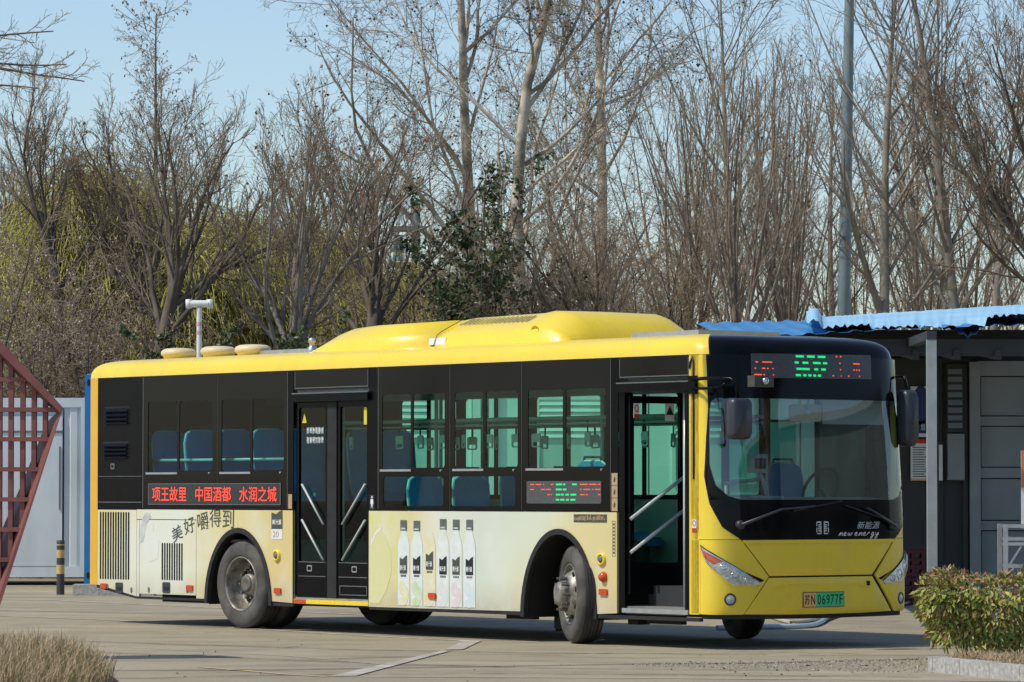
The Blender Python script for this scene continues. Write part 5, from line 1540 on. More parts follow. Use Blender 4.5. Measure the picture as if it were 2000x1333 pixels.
# leaf helper: two folded halves
def leaf_arrays(P, D, ln, wd, r, fold=.35):
    n = len(P)
    D = D / np.linalg.norm(D, axis=1, keepdims=True)
    u = np.cross(D, r.normal(size=(n, 3))); u /= np.linalg.norm(u, axis=1, keepdims=True)
    nn2 = np.cross(D, u)
    ln = np.broadcast_to(ln, (n,))[:, None]; wd = np.broadcast_to(wd, (n,))[:, None]
    a = P; m_ = P + D * ln * .45 ; t = P + D * ln - nn2 * ln * .12
    V = np.stack([a, m_ + u * wd + nn2 * wd * fold, t, m_ - u * wd + nn2 * wd * fold, P + D * ln * .5], 1).reshape(-1, 3)
    k = np.arange(n)[:, None] * 5
    T = np.concatenate([k + np.array([0, 1, 4]), k + np.array([1, 2, 4]), k + np.array([2, 3, 4]), k + np.array([3, 0, 4])], 1).reshape(-1, 3)
    return V, T
hl_m = [mat('hedge_leaf_green', (.25, .30, .055), (.16, .20, .03), 9, .45), mat('hedge_leaf_yellow', (.42, .37, .11), (.33, .28, .065), 9, .45), mat('hedge_leaf_red', (.38, .20, .11), (.30, .15, .075), 9, .5)]
for q_ in hl_m: q_.node_tree.nodes['Principled BSDF'].inputs['Transmission Weight'].default_value = 0.0
hx0, hy0 = 3.52, 34.62
hd_ = thing('hedge', 'clipped hedge of narrow yellow-green and reddish leaves in the planter', 'hedge', (4.52, 35.4, .08))
r = np.random.default_rng(17)
n = 12500
HZ = .665
X = r.uniform(-.96, 1.3, n); Yv = r.uniform(-.72, .9, n); Z = .09 + r.random(n) ** .8 * (HZ - .09)
front = r.random(n)
Yv = np.where(front < .42, -.72 + r.random(n) ** 2 * .25, Yv)
Z = np.where(front > .72, HZ - r.random(n) ** 2 * .10, Z)
X = np.where((front > .42) & (front < .56), -.96 + r.random(n) ** 2 * .22, X)
# rounded outline, thinner towards the base, ragged top
lump = .05 * np.sin(X * 7.1 + 1) + .045 * np.sin(Yv * 9 + X * 4)
shrink = np.clip((Z - .1) / .35, .55, 1)
X = np.where(X < 0, X * (shrink * .25 + .75) , X) + lump * .4
Yv = np.where(Yv < 0, Yv * (shrink * .22 + .78), Yv) + lump * .5
edge = np.minimum(np.minimum(X + 1.0, Yv + .78), 1.0)
Z = Z - .13 * np.clip(1 - edge / .22, 0, 1) * (Z / HZ) + lump * .7 + r.normal(0, .012, n)
keep = (np.sin(X * 13 + Z * 9) + np.sin(Z * 17 + Yv * 11) + r.normal(0, .8, n)) > -1.5
X, Yv, Z = X[keep], Yv[keep], Z[keep]; n = len(X)
P = np.stack([X, Yv, Z], 1)
D = np.stack([X * .35 + r.normal(0, .55, n), Yv * .45 - .25 + r.normal(0, .5, n), np.where(Z > HZ * .86, .55, -.75) + r.normal(0, .35, n)], 1)
ln = r.uniform(.032, .105, n) * np.where(Z > HZ * .85, .72, 1.0); wd = ln * r.uniform(.16, .24, n)
mi = np.where(r.random(n) < np.clip((Z / HZ - .80) * 2.8, .06, .5), 2, np.where(r.random(n) < .42, 1, 0))
score = Yv - 0.2 * ln * 100
order = np.argsort(Yv + r.normal(0, .05, n))
near, rest = order[:290], order[290:]
V, T = leaf_arrays(P[rest], D[rest], ln[rest], wd[rest], r)
o = np_mesh('foliage', V, None, T, None, hd_, mats=hl_m, mi=np.repeat(mi[rest], 4)); tag(o, kind='stuff')
lmesh = []
for k in range(3):
    V1, T1 = leaf_arrays(np.zeros((1, 3)), np.array([[0., 0., 1.]]), np.array([1.0]), np.array([.20]), np.random.default_rng(2))
    me = bpy.data.meshes.new('leaf'); me.from_pydata([tuple(v) for v in V1], [], [tuple(int(i) for i in t) for t in T1]); me.materials.append(hl_m[k]); lmesh.append(me)
for i in near:
    o = bpy.data.objects.new('leaf', lmesh[mi[i]]); COL.objects.link(o); o.parent = hd_
    o.location = P[i]; o.scale = (ln[i],) * 3
    qd = Vector(D[i]).to_track_quat('Z', 'Y'); o.rotation_euler = (qd @ Matrix.Rotation(random.random() * 6.3, 3, 'Z').to_quaternion()).to_euler()
M['hedge_stem'] = mat('hedge_stem', (.13, .085, .05), (.08, .05, .03), 20, .8)
g = MB(); random.seed(31)
for k in range(110):
    x, y = random.uniform(-.72, 1.2), random.uniform(-.55, .6)
    if k % 3: y = random.uniform(-.58, -.3)
    tx, ty = x * 1.25 + random.uniform(-.08, .08), y * 1.2 + random.uniform(-.08, .05)
    zt_ = random.uniform(.3, .55)
    g.tube([(x, y, -.02), ((x * 2 + tx) / 3 + random.uniform(-.02, .02), (y * 2 + ty) / 3, zt_ * .5), (tx, ty, zt_)], [.008, .006, .003], 5, False)
g.build('stems', M['hedge_stem'], hd_, fix=False)

rl = np.random.default_rng(71)
n = 120
px_, py_ = rl.uniform(-50, 2050, n), rl.uniform(1225, 1332, n)
px_[:70] = rl.uniform(1300, 1830, 70); py_[:70] = rl.uniform(1286, 1322, 70)
P = np.array([list(gpt(a, b)) for a, b in zip(px_, py_)]) + np.array([0, 0, .008])
D = rl.normal(size=(n, 3)) * np.array([1, 1, .12])
V, T = leaf_arrays(P, D, rl.uniform(.015, .04, n), rl.uniform(.004, .011, n), rl)
tag(np_mesh('leaf_litter', V, None, T, mat('litter_leaf', (.24, .15, .07), (.12, .08, .045), 5, .8)), 'scattered dead leaves and crumbs lying on the concrete', 'leaf litter', kind='stuff')

# ================================================================== TREES
def unit(a): return a / np.maximum(np.linalg.norm(a, axis=-1, keepdims=True), 1e-9)
def grow(P0, D0, ln, r0, r1, N, up, wig, r, curl=None):
    B = len(P0)
    P = np.empty((B, N, 3)); P[:, 0] = P0
    dd = unit(D0.copy()); st = (np.broadcast_to(ln, (B,)) / (N - 1))[:, None]
    drift = r.normal(size=(B, 3)) * wig * .5
    for j in range(1, N):
        dd = unit(dd + np.array([0, 0, up]) + drift + r.normal(size=(B, 3)) * wig)
        P[:, j] = P[:, j - 1] + dd * st
    t = np.linspace(0, 1, N)[None]
    Rr = np.broadcast_to(r0, (B,))[:, None] * (1 - t) + np.broadcast_to(r1, (B,))[:, None] * t
    return P, Rr
def kids(P, Rr, k, t0, t1, ang, lenf, N, up, wig, r, rf=.6, rmin=.003, taper=.3, lmin=0.0):
    B, n, _ = P.shape
    L_ = np.linalg.norm(np.diff(P, axis=1), axis=2).sum(1)
    idx = np.repeat(np.arange(B), k)
    m = B * k
    t = t0 + (t1 - t0) * ((np.tile(np.arange(k), B) + r.uniform(.1, .9, m)) / k)
    f = t * (n - 1); i = np.minimum(f.astype(int), n - 2); f = f - i
    A, C = P[idx, i], P[idx, i + 1]
    pos = A + (C - A) * f[:, None]
    tan = unit(C - A)
    side_ = unit(np.cross(tan, r.normal(size=(m, 3))))
    a = np.radians(r.uniform(ang[0], ang[1], m))[:, None]
    dd = np.cos(a) * tan + np.sin(a) * side_
    rp = Rr[idx, i] + (Rr[idx, i + 1] - Rr[idx, i]) * f
    ln = np.maximum(L_[idx] * lenf * r.uniform(.55, 1.15, m) * (1.15 - .55 * t), lmin)
    r0 = np.maximum(rp * rf * r.uniform(.75, 1.05, m), rmin)
    return grow(pos, dd, ln, r0, np.maximum(r0 * taper, rmin * .7), N, up, wig, r)
def tubes(sets, sides):
    """all polylines of a list of (P, R) as open tubes"""
    Vs, Fs, off = [], [], 0
    for (P, Rr), s in zip(sets, sides):
        B, n, _ = P.shape
        T = np.empty_like(P); T[:, 1:-1] = P[:, 2:] - P[:, :-2]; T[:, 0] = P[:, 1] - P[:, 0]; T[:, -1] = P[:, -1] - P[:, -2]
        T = unit(T)
        ref = np.where(np.abs(T[:, :1, 2:3]) > .9, np.array([1., 0, 0]), np.array([0, 0, 1.]))
        x = unit(np.cross(T, np.broadcast_to(ref, T.shape))); y = np.cross(T, x)
        a = np.arange(s) * 2 * np.pi / s
        ring = P[:, :, None] + (x[:, :, None] * np.cos(a)[None, None, :, None] + y[:, :, None] * np.sin(a)[None, None, :, None]) * Rr[:, :, None, None]
        Vs.append(ring.reshape(-1, 3))
        b = (np.arange(B) * n * s)[:, None, None]; j = (np.arange(n - 1) * s)[None, :, None]; c = np.arange(s)[None, None]
        c2 = (c + 1) % s
        q_ = np.stack([b + j + c, b + j + c2, b + j + s + c2, b + j + s + c], -1).reshape(-1, 4) + off
        Fs.append(q_); off += B * n * s
    return np.concatenate(Vs), np.concatenate(Fs)
def octa(P, s):
    n = len(P); s = np.broadcast_to(s, (n,))[:, None, None]
    o = np.array([(1, 0, 0), (-1, 0, 0), (0, 1, 0), (0, -1, 0), (0, 0, 1), (0, 0, -1)], float)[None] * s
    V = (P[:, None] + o).reshape(-1, 3)
    f = np.array([(0, 2, 4), (2, 1, 4), (1, 3, 4), (3, 0, 4), (2, 0, 5), (1, 2, 5), (3, 1, 5), (0, 3, 5)])
    return V, (np.arange(n)[:, None, None] * 6 + f[None]).reshape(-1, 3)

B_ = {}
B_['dark'] = mat('dark_bark', (.17, .138, .10), (.08, .065, .05), 5, .9, vec=(1, 1, .25))
B_['grey'] = mat('grey_bark', (.30, .27, .22), (.17, .145, .115), 5, .85, vec=(1, 1, .3))
B_['plane'] = mat('plane_bark', (.56, .50, .40), (.24, .20, .15), 2.2, .8, detail=3, lo=.42, hi=.58)
B_['shoot'] = mat('shoot_bark', (.26, .205, .15), (.16, .125, .095), 4, .85)
B_['twig'] = mat('brown_twig', (.40, .32, .20), (.25, .195, .125), 2, .9)
B_['twig_o'] = mat('olive_twig', (.36, .33, .13), (.24, .215, .085), 2, .9)
B_['twig_d'] = mat('dark_twig', (.32, .25, .165), (.17, .13, .09), 2, .9)
B_['twig_p'] = mat('pale_twig', (.36, .295, .21), (.22, .175, .13), 2, .9)
B_['willow'] = mat('willow_strand', (.46, .43, .11), (.34, .325, .08), 1.0, .8)
B_['leaf_d'] = mat('evergreen_leaf', (.055, .085, .02), (.03, .05, .012), 3, .45)
B_['leaf_o'] = mat('olive_leaf', (.12, .12, .03), (.07, .075, .02), 3, .5)
B_['dry'] = mat('dry_leaf', (.34, .16, .05), (.22, .09, .03), 3, .7)
B_['pink'] = mat('pink_blossom', (.56, .43, .41), (.44, .32, .31), 4, .7)
B_['ball'] = mat('seed_ball', (.11, .08, .05), (.07, .05, .035), 6, .9)

def tips(sets):
    return np.concatenate([P[:, -1] for P, _ in sets])
def tree_meshes(kind, seed, **k):
    """returns dict part name -> mesh (not linked) for one tree standing at the origin"""
    r = np.random.default_rng(seed)
    O = np.zeros((1, 3)); up = np.array([[0., 0., 1.]])
    out = {}
    def put(name, sets, sides, m):
        V, F = tubes(sets, sides); out[name] = (V, F, None, m)
    if kind == 'vase':
        fork, H, sp = k.get('fork', 5.5), k.get('H', 10.5), k.get('sp', (15, 42))
        tr_ = grow(O, up + r.normal(size=(1, 3)) * .05, fork, k.get('r', .13), k.get('r', .13) * .75, 8, .05, .05, r)
        n1 = k.get('n1', 8)
        l1 = kids(*tr_, n1, k.get('t0', .72), 1.0, sp, (H - fork) / fork * .9, 9, .06, .07, r, rf=.52, taper=.25, lmin=(H - fork) * .6)
        l2 = kids(*l1, 7, .12, 1, (14, 36), .56, 8, .08, .08, r, rf=.6, rmin=.007)
        l3 = kids(*l2, 6, .08, 1, (13, 38), .58, 7, .07, .08, r, rf=.62, rmin=.005)
        l4 = kids(*l3, 5, .1, 1, (14, 44), .6, 5, .05, .10, r, rf=.7, rmin=.004)
        l5 = kids(*l4, 2, .15, 1, (18, 50), .6, 3, .05, .12, r, rf=.8, rmin=.0035)
        put('trunk', [tr_, l1, l2], [10, 6, 5], B_[k.get('bark', 'dark')])
        put('crown', [l3, l4, l5], [3, 3, 3], B_[k.get('twig', 'twig_d')])
        if k.get('dry'):
            tp_ = tips([l4, l5]); tp_ = tp_[tp_[:, 2] > H * .62]; tp_ = tp_[r.random(len(tp_)) < k['dry']]
            V, T = leaf_arrays(tp_, r.normal(size=tp_.shape) + np.array([0, 0, -.8]), r.uniform(.05, .12, len(tp_)), r.uniform(.02, .035, len(tp_)), r)
            out['dry_leaves'] = (V, None, T, B_['dry'])
    elif kind == 'plane':
        H = k.get('H', 15)
        tr_ = grow(O, up + np.array([[k.get('lx', 0), 0, 0]]), H, .19, .04, 14, .03, .05, r)
        l1 = kids(*tr_, k.get('n1', 21), .24, .97, (28, 58), .40, 9, .10, .10, r, rf=.5, taper=.22)
        l2 = kids(*l1, 9, .15, 1, (25, 60), .45, 7, .05, .13, r, rf=.5, rmin=.009)
        l3 = kids(*l2, 8, .15, 1, (25, 65), .5, 6, .02, .16, r, rf=.55, rmin=.005)
        l4 = kids(*l3, 5, .1, 1, (25, 70), .5, 4, .0, .2, r, rf=.7, rmin=.004)
        l5 = kids(*l4, 2, .2, 1, (25, 70), .55, 3, -.02, .2, r, rf=.8, rmin=.0032)
        put('trunk', [tr_, l1, l2], [12, 7, 5], B_['plane'])
        put('crown', [l3, l4, l5], [3, 3, 3], B_['twig_p'])
        tp_ = tips([l4, l5]); tp_ = tp_[r.random(len(tp_)) < .028] - np.array([0, 0, .08])
        V, T = octa(tp_, r.uniform(.022, .035, len(tp_)))
        out['seed_balls'] = (V, None, T, B_['ball'])
    elif kind == 'shoots':
        fork, H = k.get('fork', 4.0), k.get('H', 11)
        tr_ = grow(O, up + r.normal(size=(1, 3)) * .04, fork, .2, .21, 6, .05, .04, r)
        l1 = kids(*tr_, k.get('n1', 12), .82, 1, (4, 26), (H - fork) / fork, 10, .10, .035, r, rf=.20, taper=.18, lmin=(H - fork) * .75)
        l2 = kids(*l1, 8, .12, .95, (16, 38), .30, 6, .10, .06, r, rf=.5, rmin=.006)
        l3 = kids(*l2, 7, .1, 1, (18, 45), .45, 5, .08, .09, r, rf=.6, rmin=.004)
        l4 = kids(*l3, 3, .1, 1, (20, 50), .5, 3, .05, .12, r, rf=.7, rmin=.0032)
        put('trunk', [tr_, l1], [10, 6], B_['shoot'])
        put('crown', [l2, l3, l4], [4, 3, 3], B_['twig_p' if k.get('pale') else 'twig'])
        tp_ = tips([l2, l3]); tp_ = tp_[r.random(len(tp_)) < .03]
        V, T = octa(tp_, r.uniform(.02, .035, len(tp_))); out['seed_balls'] = (V, None, T, B_['ball'])
    elif kind == 'vee':                                   # single straight trunk, upswept V-shaped limbs
        H = k.get('H', 12)
        tr_ = grow(O, up, H, .14, .015, 14, .05, .02, r)
        l1 = kids(*tr_, 26, .33, .95, (28, 46), .42, 9, .07, .04, r, rf=.5, taper=.2)
        l2 = kids(*l1, 7, .15, .95, (22, 42), .38, 6, .06, .07, r, rf=.55, rmin=.006)
        l3 = kids(*l2, 6, .1, 1, (22, 48), .48, 5, .05, .1, r, rf=.6, rmin=.004)
        l4 = kids(*l3, 3, .1, 1, (22, 55), .5, 3, .03, .12, r, rf=.7, rmin=.0032)
        put('trunk', [tr_, l1], [10, 6], B_['grey' if k.get('pale') else 'dark'])
        put('crown', [l2, l3, l4], [4, 3, 3], B_['twig_d'])
    elif kind == 'conifer':
        H = k.get('H', 12.8)
        tr_ = grow(O, up, H, .14, .012, 14, .05, .01, r)
        l1 = kids(*tr_, 80, .38, .995, (60, 80), .17, 6, .09, .06, r, rf=.25, rmin=.008)
        l2 = kids(*l1, 7, .2, 1, (30, 60), .38, 4, .03, .1, r, rf=.6, rmin=.005)
        l3 = kids(*l2, 4, .2, 1, (30, 60), .5, 3, -.05, .1, r, rf=.7, rmin=.004)
        put('trunk', [tr_], [10], B_['dark']); put('crown', [l1, l2, l3], [4, 3, 3], B_['twig_d'])
        tp_ = tips([l2, l3]); tp_ = tp_[(r.random(len(tp_)) < .35)]
        V, T = leaf_arrays(tp_, r.normal(size=tp_.shape) * .5 + np.array([0, 0, -1.]), r.uniform(.05, .10, len(tp_)), .02, r)
        out['catkins'] = (V, None, T, B_['twig_d'])
    elif kind == 'willow':
        H = k.get('H', 10)
        tr_ = grow(O, up, H * .45, .22, .16, 6, .05, .05, r)
        l1 = kids(*tr_, 12, .5, 1, (15, 60), 1.0, 8, .06, .08, r, rf=.4)
        l2 = kids(*l1, 10, .25, 1, (20, 60), .42, 6, .02, .1, r, rf=.5, rmin=.01)
        l3 = kids(*l2, 34, .1, 1, (40, 120), .9, 8, -.42, .05, r, rf=.3, rmin=.012, taper=.6, lmin=1.4)
        l4 = kids(*l3, 3, .1, .9, (20, 50), .5, 4, -.3, .06, r, rf=.8, rmin=.010, taper=.7)
        put('trunk', [tr_, l1, l2], [10, 6, 4], B_['grey']); put('crown', [l3, l4], [3, 3], B_['willow'])
    elif kind == 'brush':                                 # thick leafless scrub
        n0 = 16
        a = r.uniform(0, 2 * np.pi, n0); q_ = r.uniform(0, k.get('q', 1.2), n0)
        b0_ = np.stack([np.cos(a) * q_, np.sin(a) * q_ * .6, 0 * a], 1)
        l0 = grow(b0_, np.stack([np.cos(a) * k.get('spd', .3), np.sin(a) * k.get('spd', .3), 0 * a + 1], 1), k.get('H', 5.5) * r.uniform(.65, 1.0, n0), .035, .010, 8, .05, .09, r)
        l1 = kids(*l0, 10, .25, 1, (25, 60), k.get('lf', .38), 6, .04, .12, r, rf=.55, rmin=.006)
        l2 = kids(*l1, 8, .1, 1, (25, 70), .5, 5, .02, .15, r, rf=.6, rmin=.005)
        l3 = kids(*l2, 4, .1, 1, (25, 70), .5, 3, .0, .18, r, rf=.7, rmin=.004)
        put('stems', [l0, l1], [6, 4], B_[k.get('bark', 'dark')]); put('crown', [l2, l3], [3, 3], B_[k.get('twig', 'twig')])
        if k.get('pink'):
            tp_ = np.concatenate([P.reshape(-1, 3) for P, _ in (l3,)]); tp_ = tp_[r.random(len(tp_)) < .28]
            V, T = leaf_arrays(tp_, r.normal(size=tp_.shape), r.uniform(.02, .04, len(tp_)), r.uniform(.01, .018, len(tp_)), r)
            out['blossom'] = (V, None, T, B_['pink'])
        if k.get('leaf'):
            tp_ = np.concatenate([P.reshape(-1, 3) for P, _ in (l3, l2)]); tp_ = tp_[r.random(len(tp_)) < k['leaf']]
            V, T = leaf_arrays(tp_, r.normal(size=tp_.shape) + np.array([0, -.3, .2]), r.uniform(.06, .14, len(tp_)), r.uniform(.02, .04, len(tp_)), r)
            out['foliage'] = (V, None, T, B_[k.get('lm', 'leaf_d')])
    return out
PROTO = {}
def tree(kind, key, px, Y, label, group=None, rz=0.0, sc=1.0, name='bare_tree', cat='tree', z=0.0, x=None, **k):
    X_ = at(px, 960, Y).x if x is None else x
    t = thing(name, label, cat, (X_, Y, z), rz, group)
    t.scale = (sc, sc, sc)
    if (kind, key) not in PROTO:
        parts = {}
        for nm, (V, F, T, m) in tree_meshes(kind, key, **k).items():
            o = np_mesh(nm, V, F, T, m, t, smooth=F is not None)
            if nm in ('dry_leaves', 'seed_balls', 'catkins', 'blossom', 'foliage', 'crown'): o['kind'] = 'stuff'
            parts[nm] = o
        PROTO[(kind, key)] = parts
    else:
        for nm, o in PROTO[(kind, key)].items():
            c = o.copy(); COL.objects.link(c); c.parent = t
    return t
# --- named trees, left to right
tree('brush', 40, 60, 71, 'multi-stemmed shrub dusted with pale pink blossom above the grey container', name='blossom_tree', H=6.3, pink=1, bark='dark')
tree('brush', 40, -40, 72, 'tall pink-tinged blossom shrub cut off by the left edge of the picture', name='blossom_tree', sc=1.15, rz=2.0)
tree('brush', 40, 205, 70.5, 'low pink-flecked blossom bush left of the bus roof, nearest the sensor pole', name='blossom_tree', sc=.92, rz=4.0)
tree('vase', 11, 135, 73, 'dark bare tree forking high up left of the spire-shaped tree', H=11.0, fork=6.6, r=.12, n1=7, sp=(18, 46))
tree('conifer', 12, 299, 96, 'slender spire-shaped bare conifer standing clear against the sky', name='conifer_tree')
tree('vase', 13, 232, 70, 'leaning dark bare tree with a kinked trunk above the rear end of the bus', H=10.6, fork=5.4, r=.15, n1=8)
tree('vase', 14, 418, 74, 'dark bare tree forking just above the T-headed sensor', H=10.6, fork=5.4, r=.13, n1=9, dry=.015)
tree('vase', 15, 588, 70, 'pale-stemmed bare tree spreading in a wide fan with dry orange leaves at its top', H=10.6, fork=4.2, r=.15, n1=9, bark='grey', sp=(12, 44), dry=.06)
tree('vase', 16, 705, 74, 'dense dark bare tree with rusty leaves right of the fan-shaped pale tree', H=10.8, fork=5.0, r=.16, n1=9, dry=.05)
tree('plane', 17, 1045, 84, 'tall plane tree with a mottled white trunk and dangling seed balls', name='plane_tree', H=16)
tree('plane', 18, 985, 90, 'leaning plane tree whose white limbs slant up to the left', name='plane_tree', H=16.5, lx=-.16, n1=19)
tree('plane', 17, 1110, 97, 'further plane tree with limbs reaching up to the right behind the tall white trunk', name='plane_tree', rz=2.2, sc=1.05)
tree('vase', 16, 1165, 72, 'short dark bare tree with crowded twigs right of the evergreen', sc=.70, rz=1.0)
tree('vase', 13, 1240, 70, 'small spreading bare tree above the air conditioner end of the bus roof', sc=.74, rz=2.5)
tree('shoots', 19, 1438, 70, 'pollarded tree with a stubby trunk and a sheaf of straight upright shoots', H=11.0, fork=3.9, n1=13, pale=1)
tree('shoots', 20, 1340, 76, 'loose cluster of thin upright shoots left of the stubby pollarded tree', H=11.6, fork=3.2, n1=12)
tree('shoots', 19, 1545, 75, 'upright bare shoots between the stubby pollard and the tall lamp pole', rz=1.7, sc=1.02)
tree('vee', 21, 1715, 70, 'bare tree with a straight rough trunk and limbs swept up in a V', H=11.5, pale=1)
tree('vee', 21, 1885, 70, 'bare tree with arching V-shaped limbs near the right edge', rz=2.0, sc=1.05)
tree('shoots', 20, 1800, 78, 'upright bare shoots behind the V-limbed tree right of the lamp pole', rz=2.6)
tree('vase', 14, 2190, 68, 'dark bare tree leaning its branches in from the right edge', rz=.6, sc=1.12)
tree('brush', 43, 1105, 75, 'tall dense twiggy scrub right of the white plane trunk', name='scrub', cat='shrub', H=7.4, q=.8, spd=.2)
tree('brush', 43, 1205, 78, 'tall dense twiggy scrub above the front end of the roof unit', name='scrub', cat='shrub', rz=1.9, sc=1.05)
tree('brush', 43, 1290, 74, 'dense twiggy scrub just left of the blue roof end', name='scrub', cat='shrub', rz=3.6, sc=.9)
tree('brush', 43, 800, 80, 'tall dense twiggy scrub around the distant mast', name='scrub', cat='shrub', rz=5.1, sc=1.0)
# evergreens
tree('brush', 50, 950, 71, 'dark evergreen tree with drooping leaves in front of the white plane trunks', name='evergreen_tree', H=7.4, leaf=.42, q=.3, spd=.07, lf=.17)
tree('brush', 50, 905, 70, 'low dark evergreen bush just above the middle of the bus roof', name='evergreen_bush', cat='bush', rz=2.1, sc=.72)
tree('brush', 51, 440, 68, 'glossy green evergreen bush directly behind the T-headed sensor', name='evergreen_bush', cat='bush', H=4.4, leaf=.4, q=.7, spd=.2, lf=.22, lm='leaf_d')
tree('brush', 51, 345, 71, 'second green bush left of the T-headed sensor', name='evergreen_bush', cat='bush', rz=1.3, sc=.93)
# willows behind
tree('willow', 60, 150, 80, 'weeping willow with fresh yellow-green strands behind the left trees', name='willow_tree', H=9.9, sc=1.12)
tree('willow', 60, 450, 84, 'yellow-green willow showing between the bare trees above the sensor', name='willow_tree', rz=1.0, sc=1.02)
tree('willow', 60, 655, 82, 'yellow-green willow behind the dense tree with rusty leaves', name='willow_tree', rz=2.4, sc=.96)
tree('willow', 60, 310, 86, 'pale willow standing below the spire-shaped conifer', name='willow_tree', rz=3.7, sc=.84)
tree('willow', 60, 1965, 108, 'yellow-green willow low behind the trees at the right edge', name='willow_tree', rz=4.4, sc=.62)
tree('willow', 60, 20, 100, 'willow strands at the left edge behind the blossom shrubs', name='willow_tree', rz=5.0, sc=.88)
tree('willow', 60, 235, 83, 'yellow-green willow just left of the spire-shaped conifer', name='willow_tree', rz=.5, sc=1.04)
tree('willow', 60, 555, 86, 'yellow-green willow directly behind the fan-shaped pale tree', name='willow_tree', rz=3.0, sc=1.0)
tree('willow', 60, 760, 90, 'yellow-green willow left of the distant mast', name='willow_tree', rz=5.6, sc=.92)
# fillers: nothing in the picture tells these apart
random.seed(77)
fill = []
for px in list(range(-60, 760, 170)) + list(range(790, 1280, 120)) + list(range(1300, 2110, 82)): fill.append((px + random.uniform(-40, 40), random.uniform(88, 100)))
for i, (px, Y) in enumerate(fill):
    if px < 760: tree('vase', (11, 13, 14, 16)[i % 4], px, Y, 'slender bare tree in the thicket behind the rear half of the bus', 'thicket trees on the left', rz=random.random() * 6, sc=random.uniform(.95, 1.16))
    elif px < 1280: tree('brush', 41, px, Y, 'twiggy leafless scrub in the thicket behind the middle of the bus', 'scrub in the middle thicket', rz=random.random() * 6, sc=random.uniform(.9, 1.2), name='scrub', cat='shrub', H=6.2, twig='twig')
    else: tree(*(('shoots', 20) if i % 2 else ('vee', 21)), px, Y, 'thin bare tree in the thicket behind the blue roof', 'thicket trees on the right', rz=random.random() * 6, sc=random.uniform(.88, 1.12))
for i in range(15):
    px = -40 + i * 145 + random.uniform(-30, 30)
    lbl, grp = ('belt of brown leafless scrub below the left trees', 'scrub along the left') if px < 760 else (('brown leafless scrub at the foot of the plane trees', 'scrub under the plane trees') if px < 1300 else ('brown leafless scrub rising behind the blue shed roof', 'scrub behind the shed'))
    tree('brush', 41, px, random.uniform(70, 76), lbl, grp, rz=random.random() * 6, sc=random.uniform(.56, .66) if px < 760 else random.uniform(.6, .72) if px < 1300 else random.uniform(.62, .74), name='scrub', cat='shrub', H=6.2, twig='twig_o') if i % 2 else tree('brush', 42, px, random.uniform(70, 76), lbl, grp, rz=random.random() * 6, sc=random.uniform(.5, .6), name='scrub', cat='shrub', H=6.2, twig='twig_o')
# a far wood that reads as one mass of twigs
r = np.random.default_rng(99)
n = 900
b0_ = np.stack([r.uniform(-24, 24, n), r.uniform(112, 128, n), np.zeros(n)], 1)
l0 = grow(b0_, np.array([0, 0, 1.]) + r.normal(size=(n, 3)) * .12, r.uniform(3.5, 6.5, n), .05, .012, 7, .03, .05, r)
l1 = kids(*l0, 10, .3, 1, (20, 50), .35, 5, .05, .1, r, rf=.5, rmin=.009)
l2 = kids(*l1, 4, .2, 1, (20, 55), .5, 3, .03, .12, r, rf=.7, rmin=.007)
V, F = tubes([l0, l1, l2], [4, 3, 3])
tag(np_mesh('far_wood', V, F, None, B_['twig']), 'far belt of leafless trees closing the background', 'wood', kind='stuff')
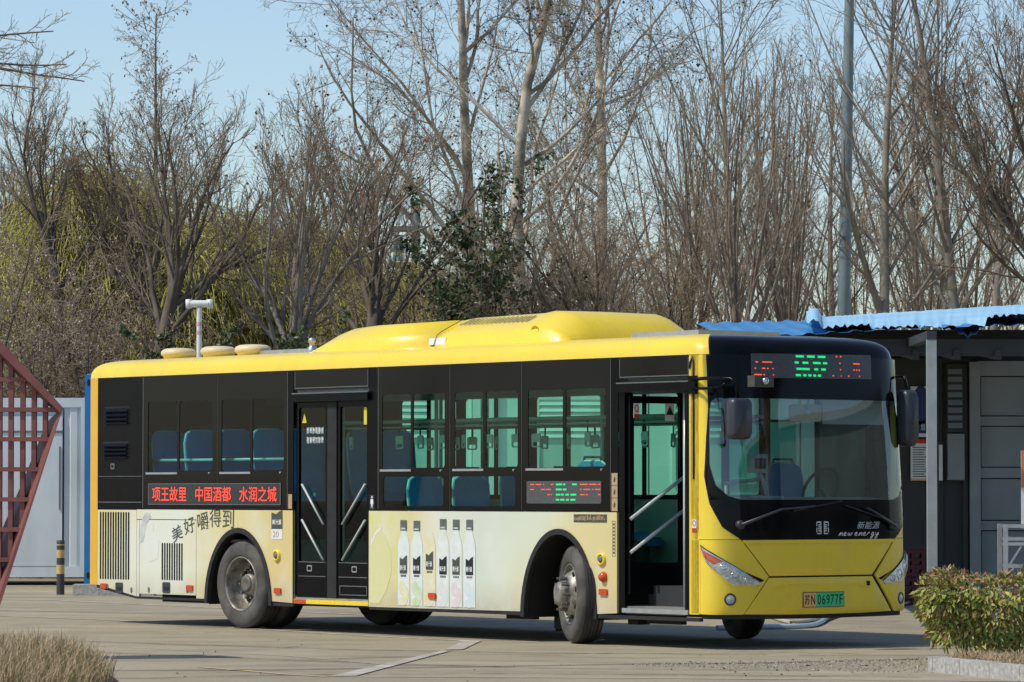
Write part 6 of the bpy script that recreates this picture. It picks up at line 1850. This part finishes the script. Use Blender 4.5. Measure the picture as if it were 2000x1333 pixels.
# branches reaching in at the top left from a tree that stands outside the picture
r = np.random.default_rng(5)
ot = thing('overhanging_tree', 'near dark bare branches reaching in at the top left corner', 'tree', (-10.2, 63, 0))
tr_ = grow(np.zeros((1, 3)), np.array([[0., 0, 1]]), 9.65, .16, .10, 8, .05, .03, r)
ends = np.array([[3.35, .0, -.12], [3.3, .3, .02], [2.9, -.3, -.34], [3.0, .2, .35]])
st_ = tr_[0][:, -2][0]
l1 = grow(np.repeat(st_[None], 4, 0) + np.array([[0, 0, 0], [0, 0, -.1], [0, 0, -.3], [0, 0, .1]]), ends, np.array([4.0, 3.7, 3.4, 3.5]), .045, .010, 12, .012, .035, r)
l2 = kids(*l1, 9, .3, 1, (22, 50), .30, 7, .03, .09, r, rf=.55, rmin=.006)
l3 = kids(*l2, 5, .15, 1, (25, 55), .45, 5, .03, .12, r, rf=.65, rmin=.0045)
l4 = kids(*l3, 2, .2, 1, (25, 55), .5, 3, .02, .12, r, rf=.75, rmin=.0035)
V, F = tubes([tr_, l1], [10, 6]); np_mesh('trunk', V, F, None, B_['dark'], ot, True)
V, F = tubes([l2, l3, l4], [4, 3, 3]); tag(np_mesh('crown', V, F, None, B_['twig_d'], ot, True), kind='stuff')
# trees and a pale hall beyond the frame that the bus glass mirrors
for i, (x, y) in enumerate(((-34, 33), (-38, 40), (-33, 46), (-40, 52), (-36, 26), (-42, 36), (-37, 58), (-44, 46))):
    tree('vase', (16, 14, 11, 13)[i % 4], 0, y, 'bare tree standing far to the left outside the picture', 'trees left of the picture', x=x, rz=i * 1.3, sc=1.05)
for i, (x, y) in enumerate(((20, 31), (24, 27), (29, 33))):
    tree('vase', (16, 14, 11)[i % 3], 0, y, 'bare tree standing far to the right outside the picture', 'trees right of the picture', x=x, rz=i * 1.3, sc=1.0)
tree('vase', 77, 0, 36.4, 'stout bare tree standing just right of the picture', x=10.2, H=10, fork=4.6, r=.42, n1=8, sp=(20, 50))
hall = thing('hall', 'pale walled hall standing to the right outside the picture', 'building', (36, 30, 0))
MB().box(-3, -16, 0, 3, 16, 7.4).build('wall', mat('grey_hall_wall', (.17, .20, .20), (.13, .155, .155), .5, .6), hall)
MB().box(-3.4, -16.4, 7.4, 3.4, 16.4, 7.7).build('roof', M['shed'], hall)
for k in range(6):
    f_ = MB().box(-3.03, -10.5 + k * 3.8, 1.2, -2.98, -8.5 + k * 3.8, 3.4).build('window', M['steel'], hall)
    MB().box(-3.05, -10.4 + k * 3.8, 1.3, -3.031, -8.6 + k * 3.8, 3.3).build('pane', M['black_gloss'], f_)
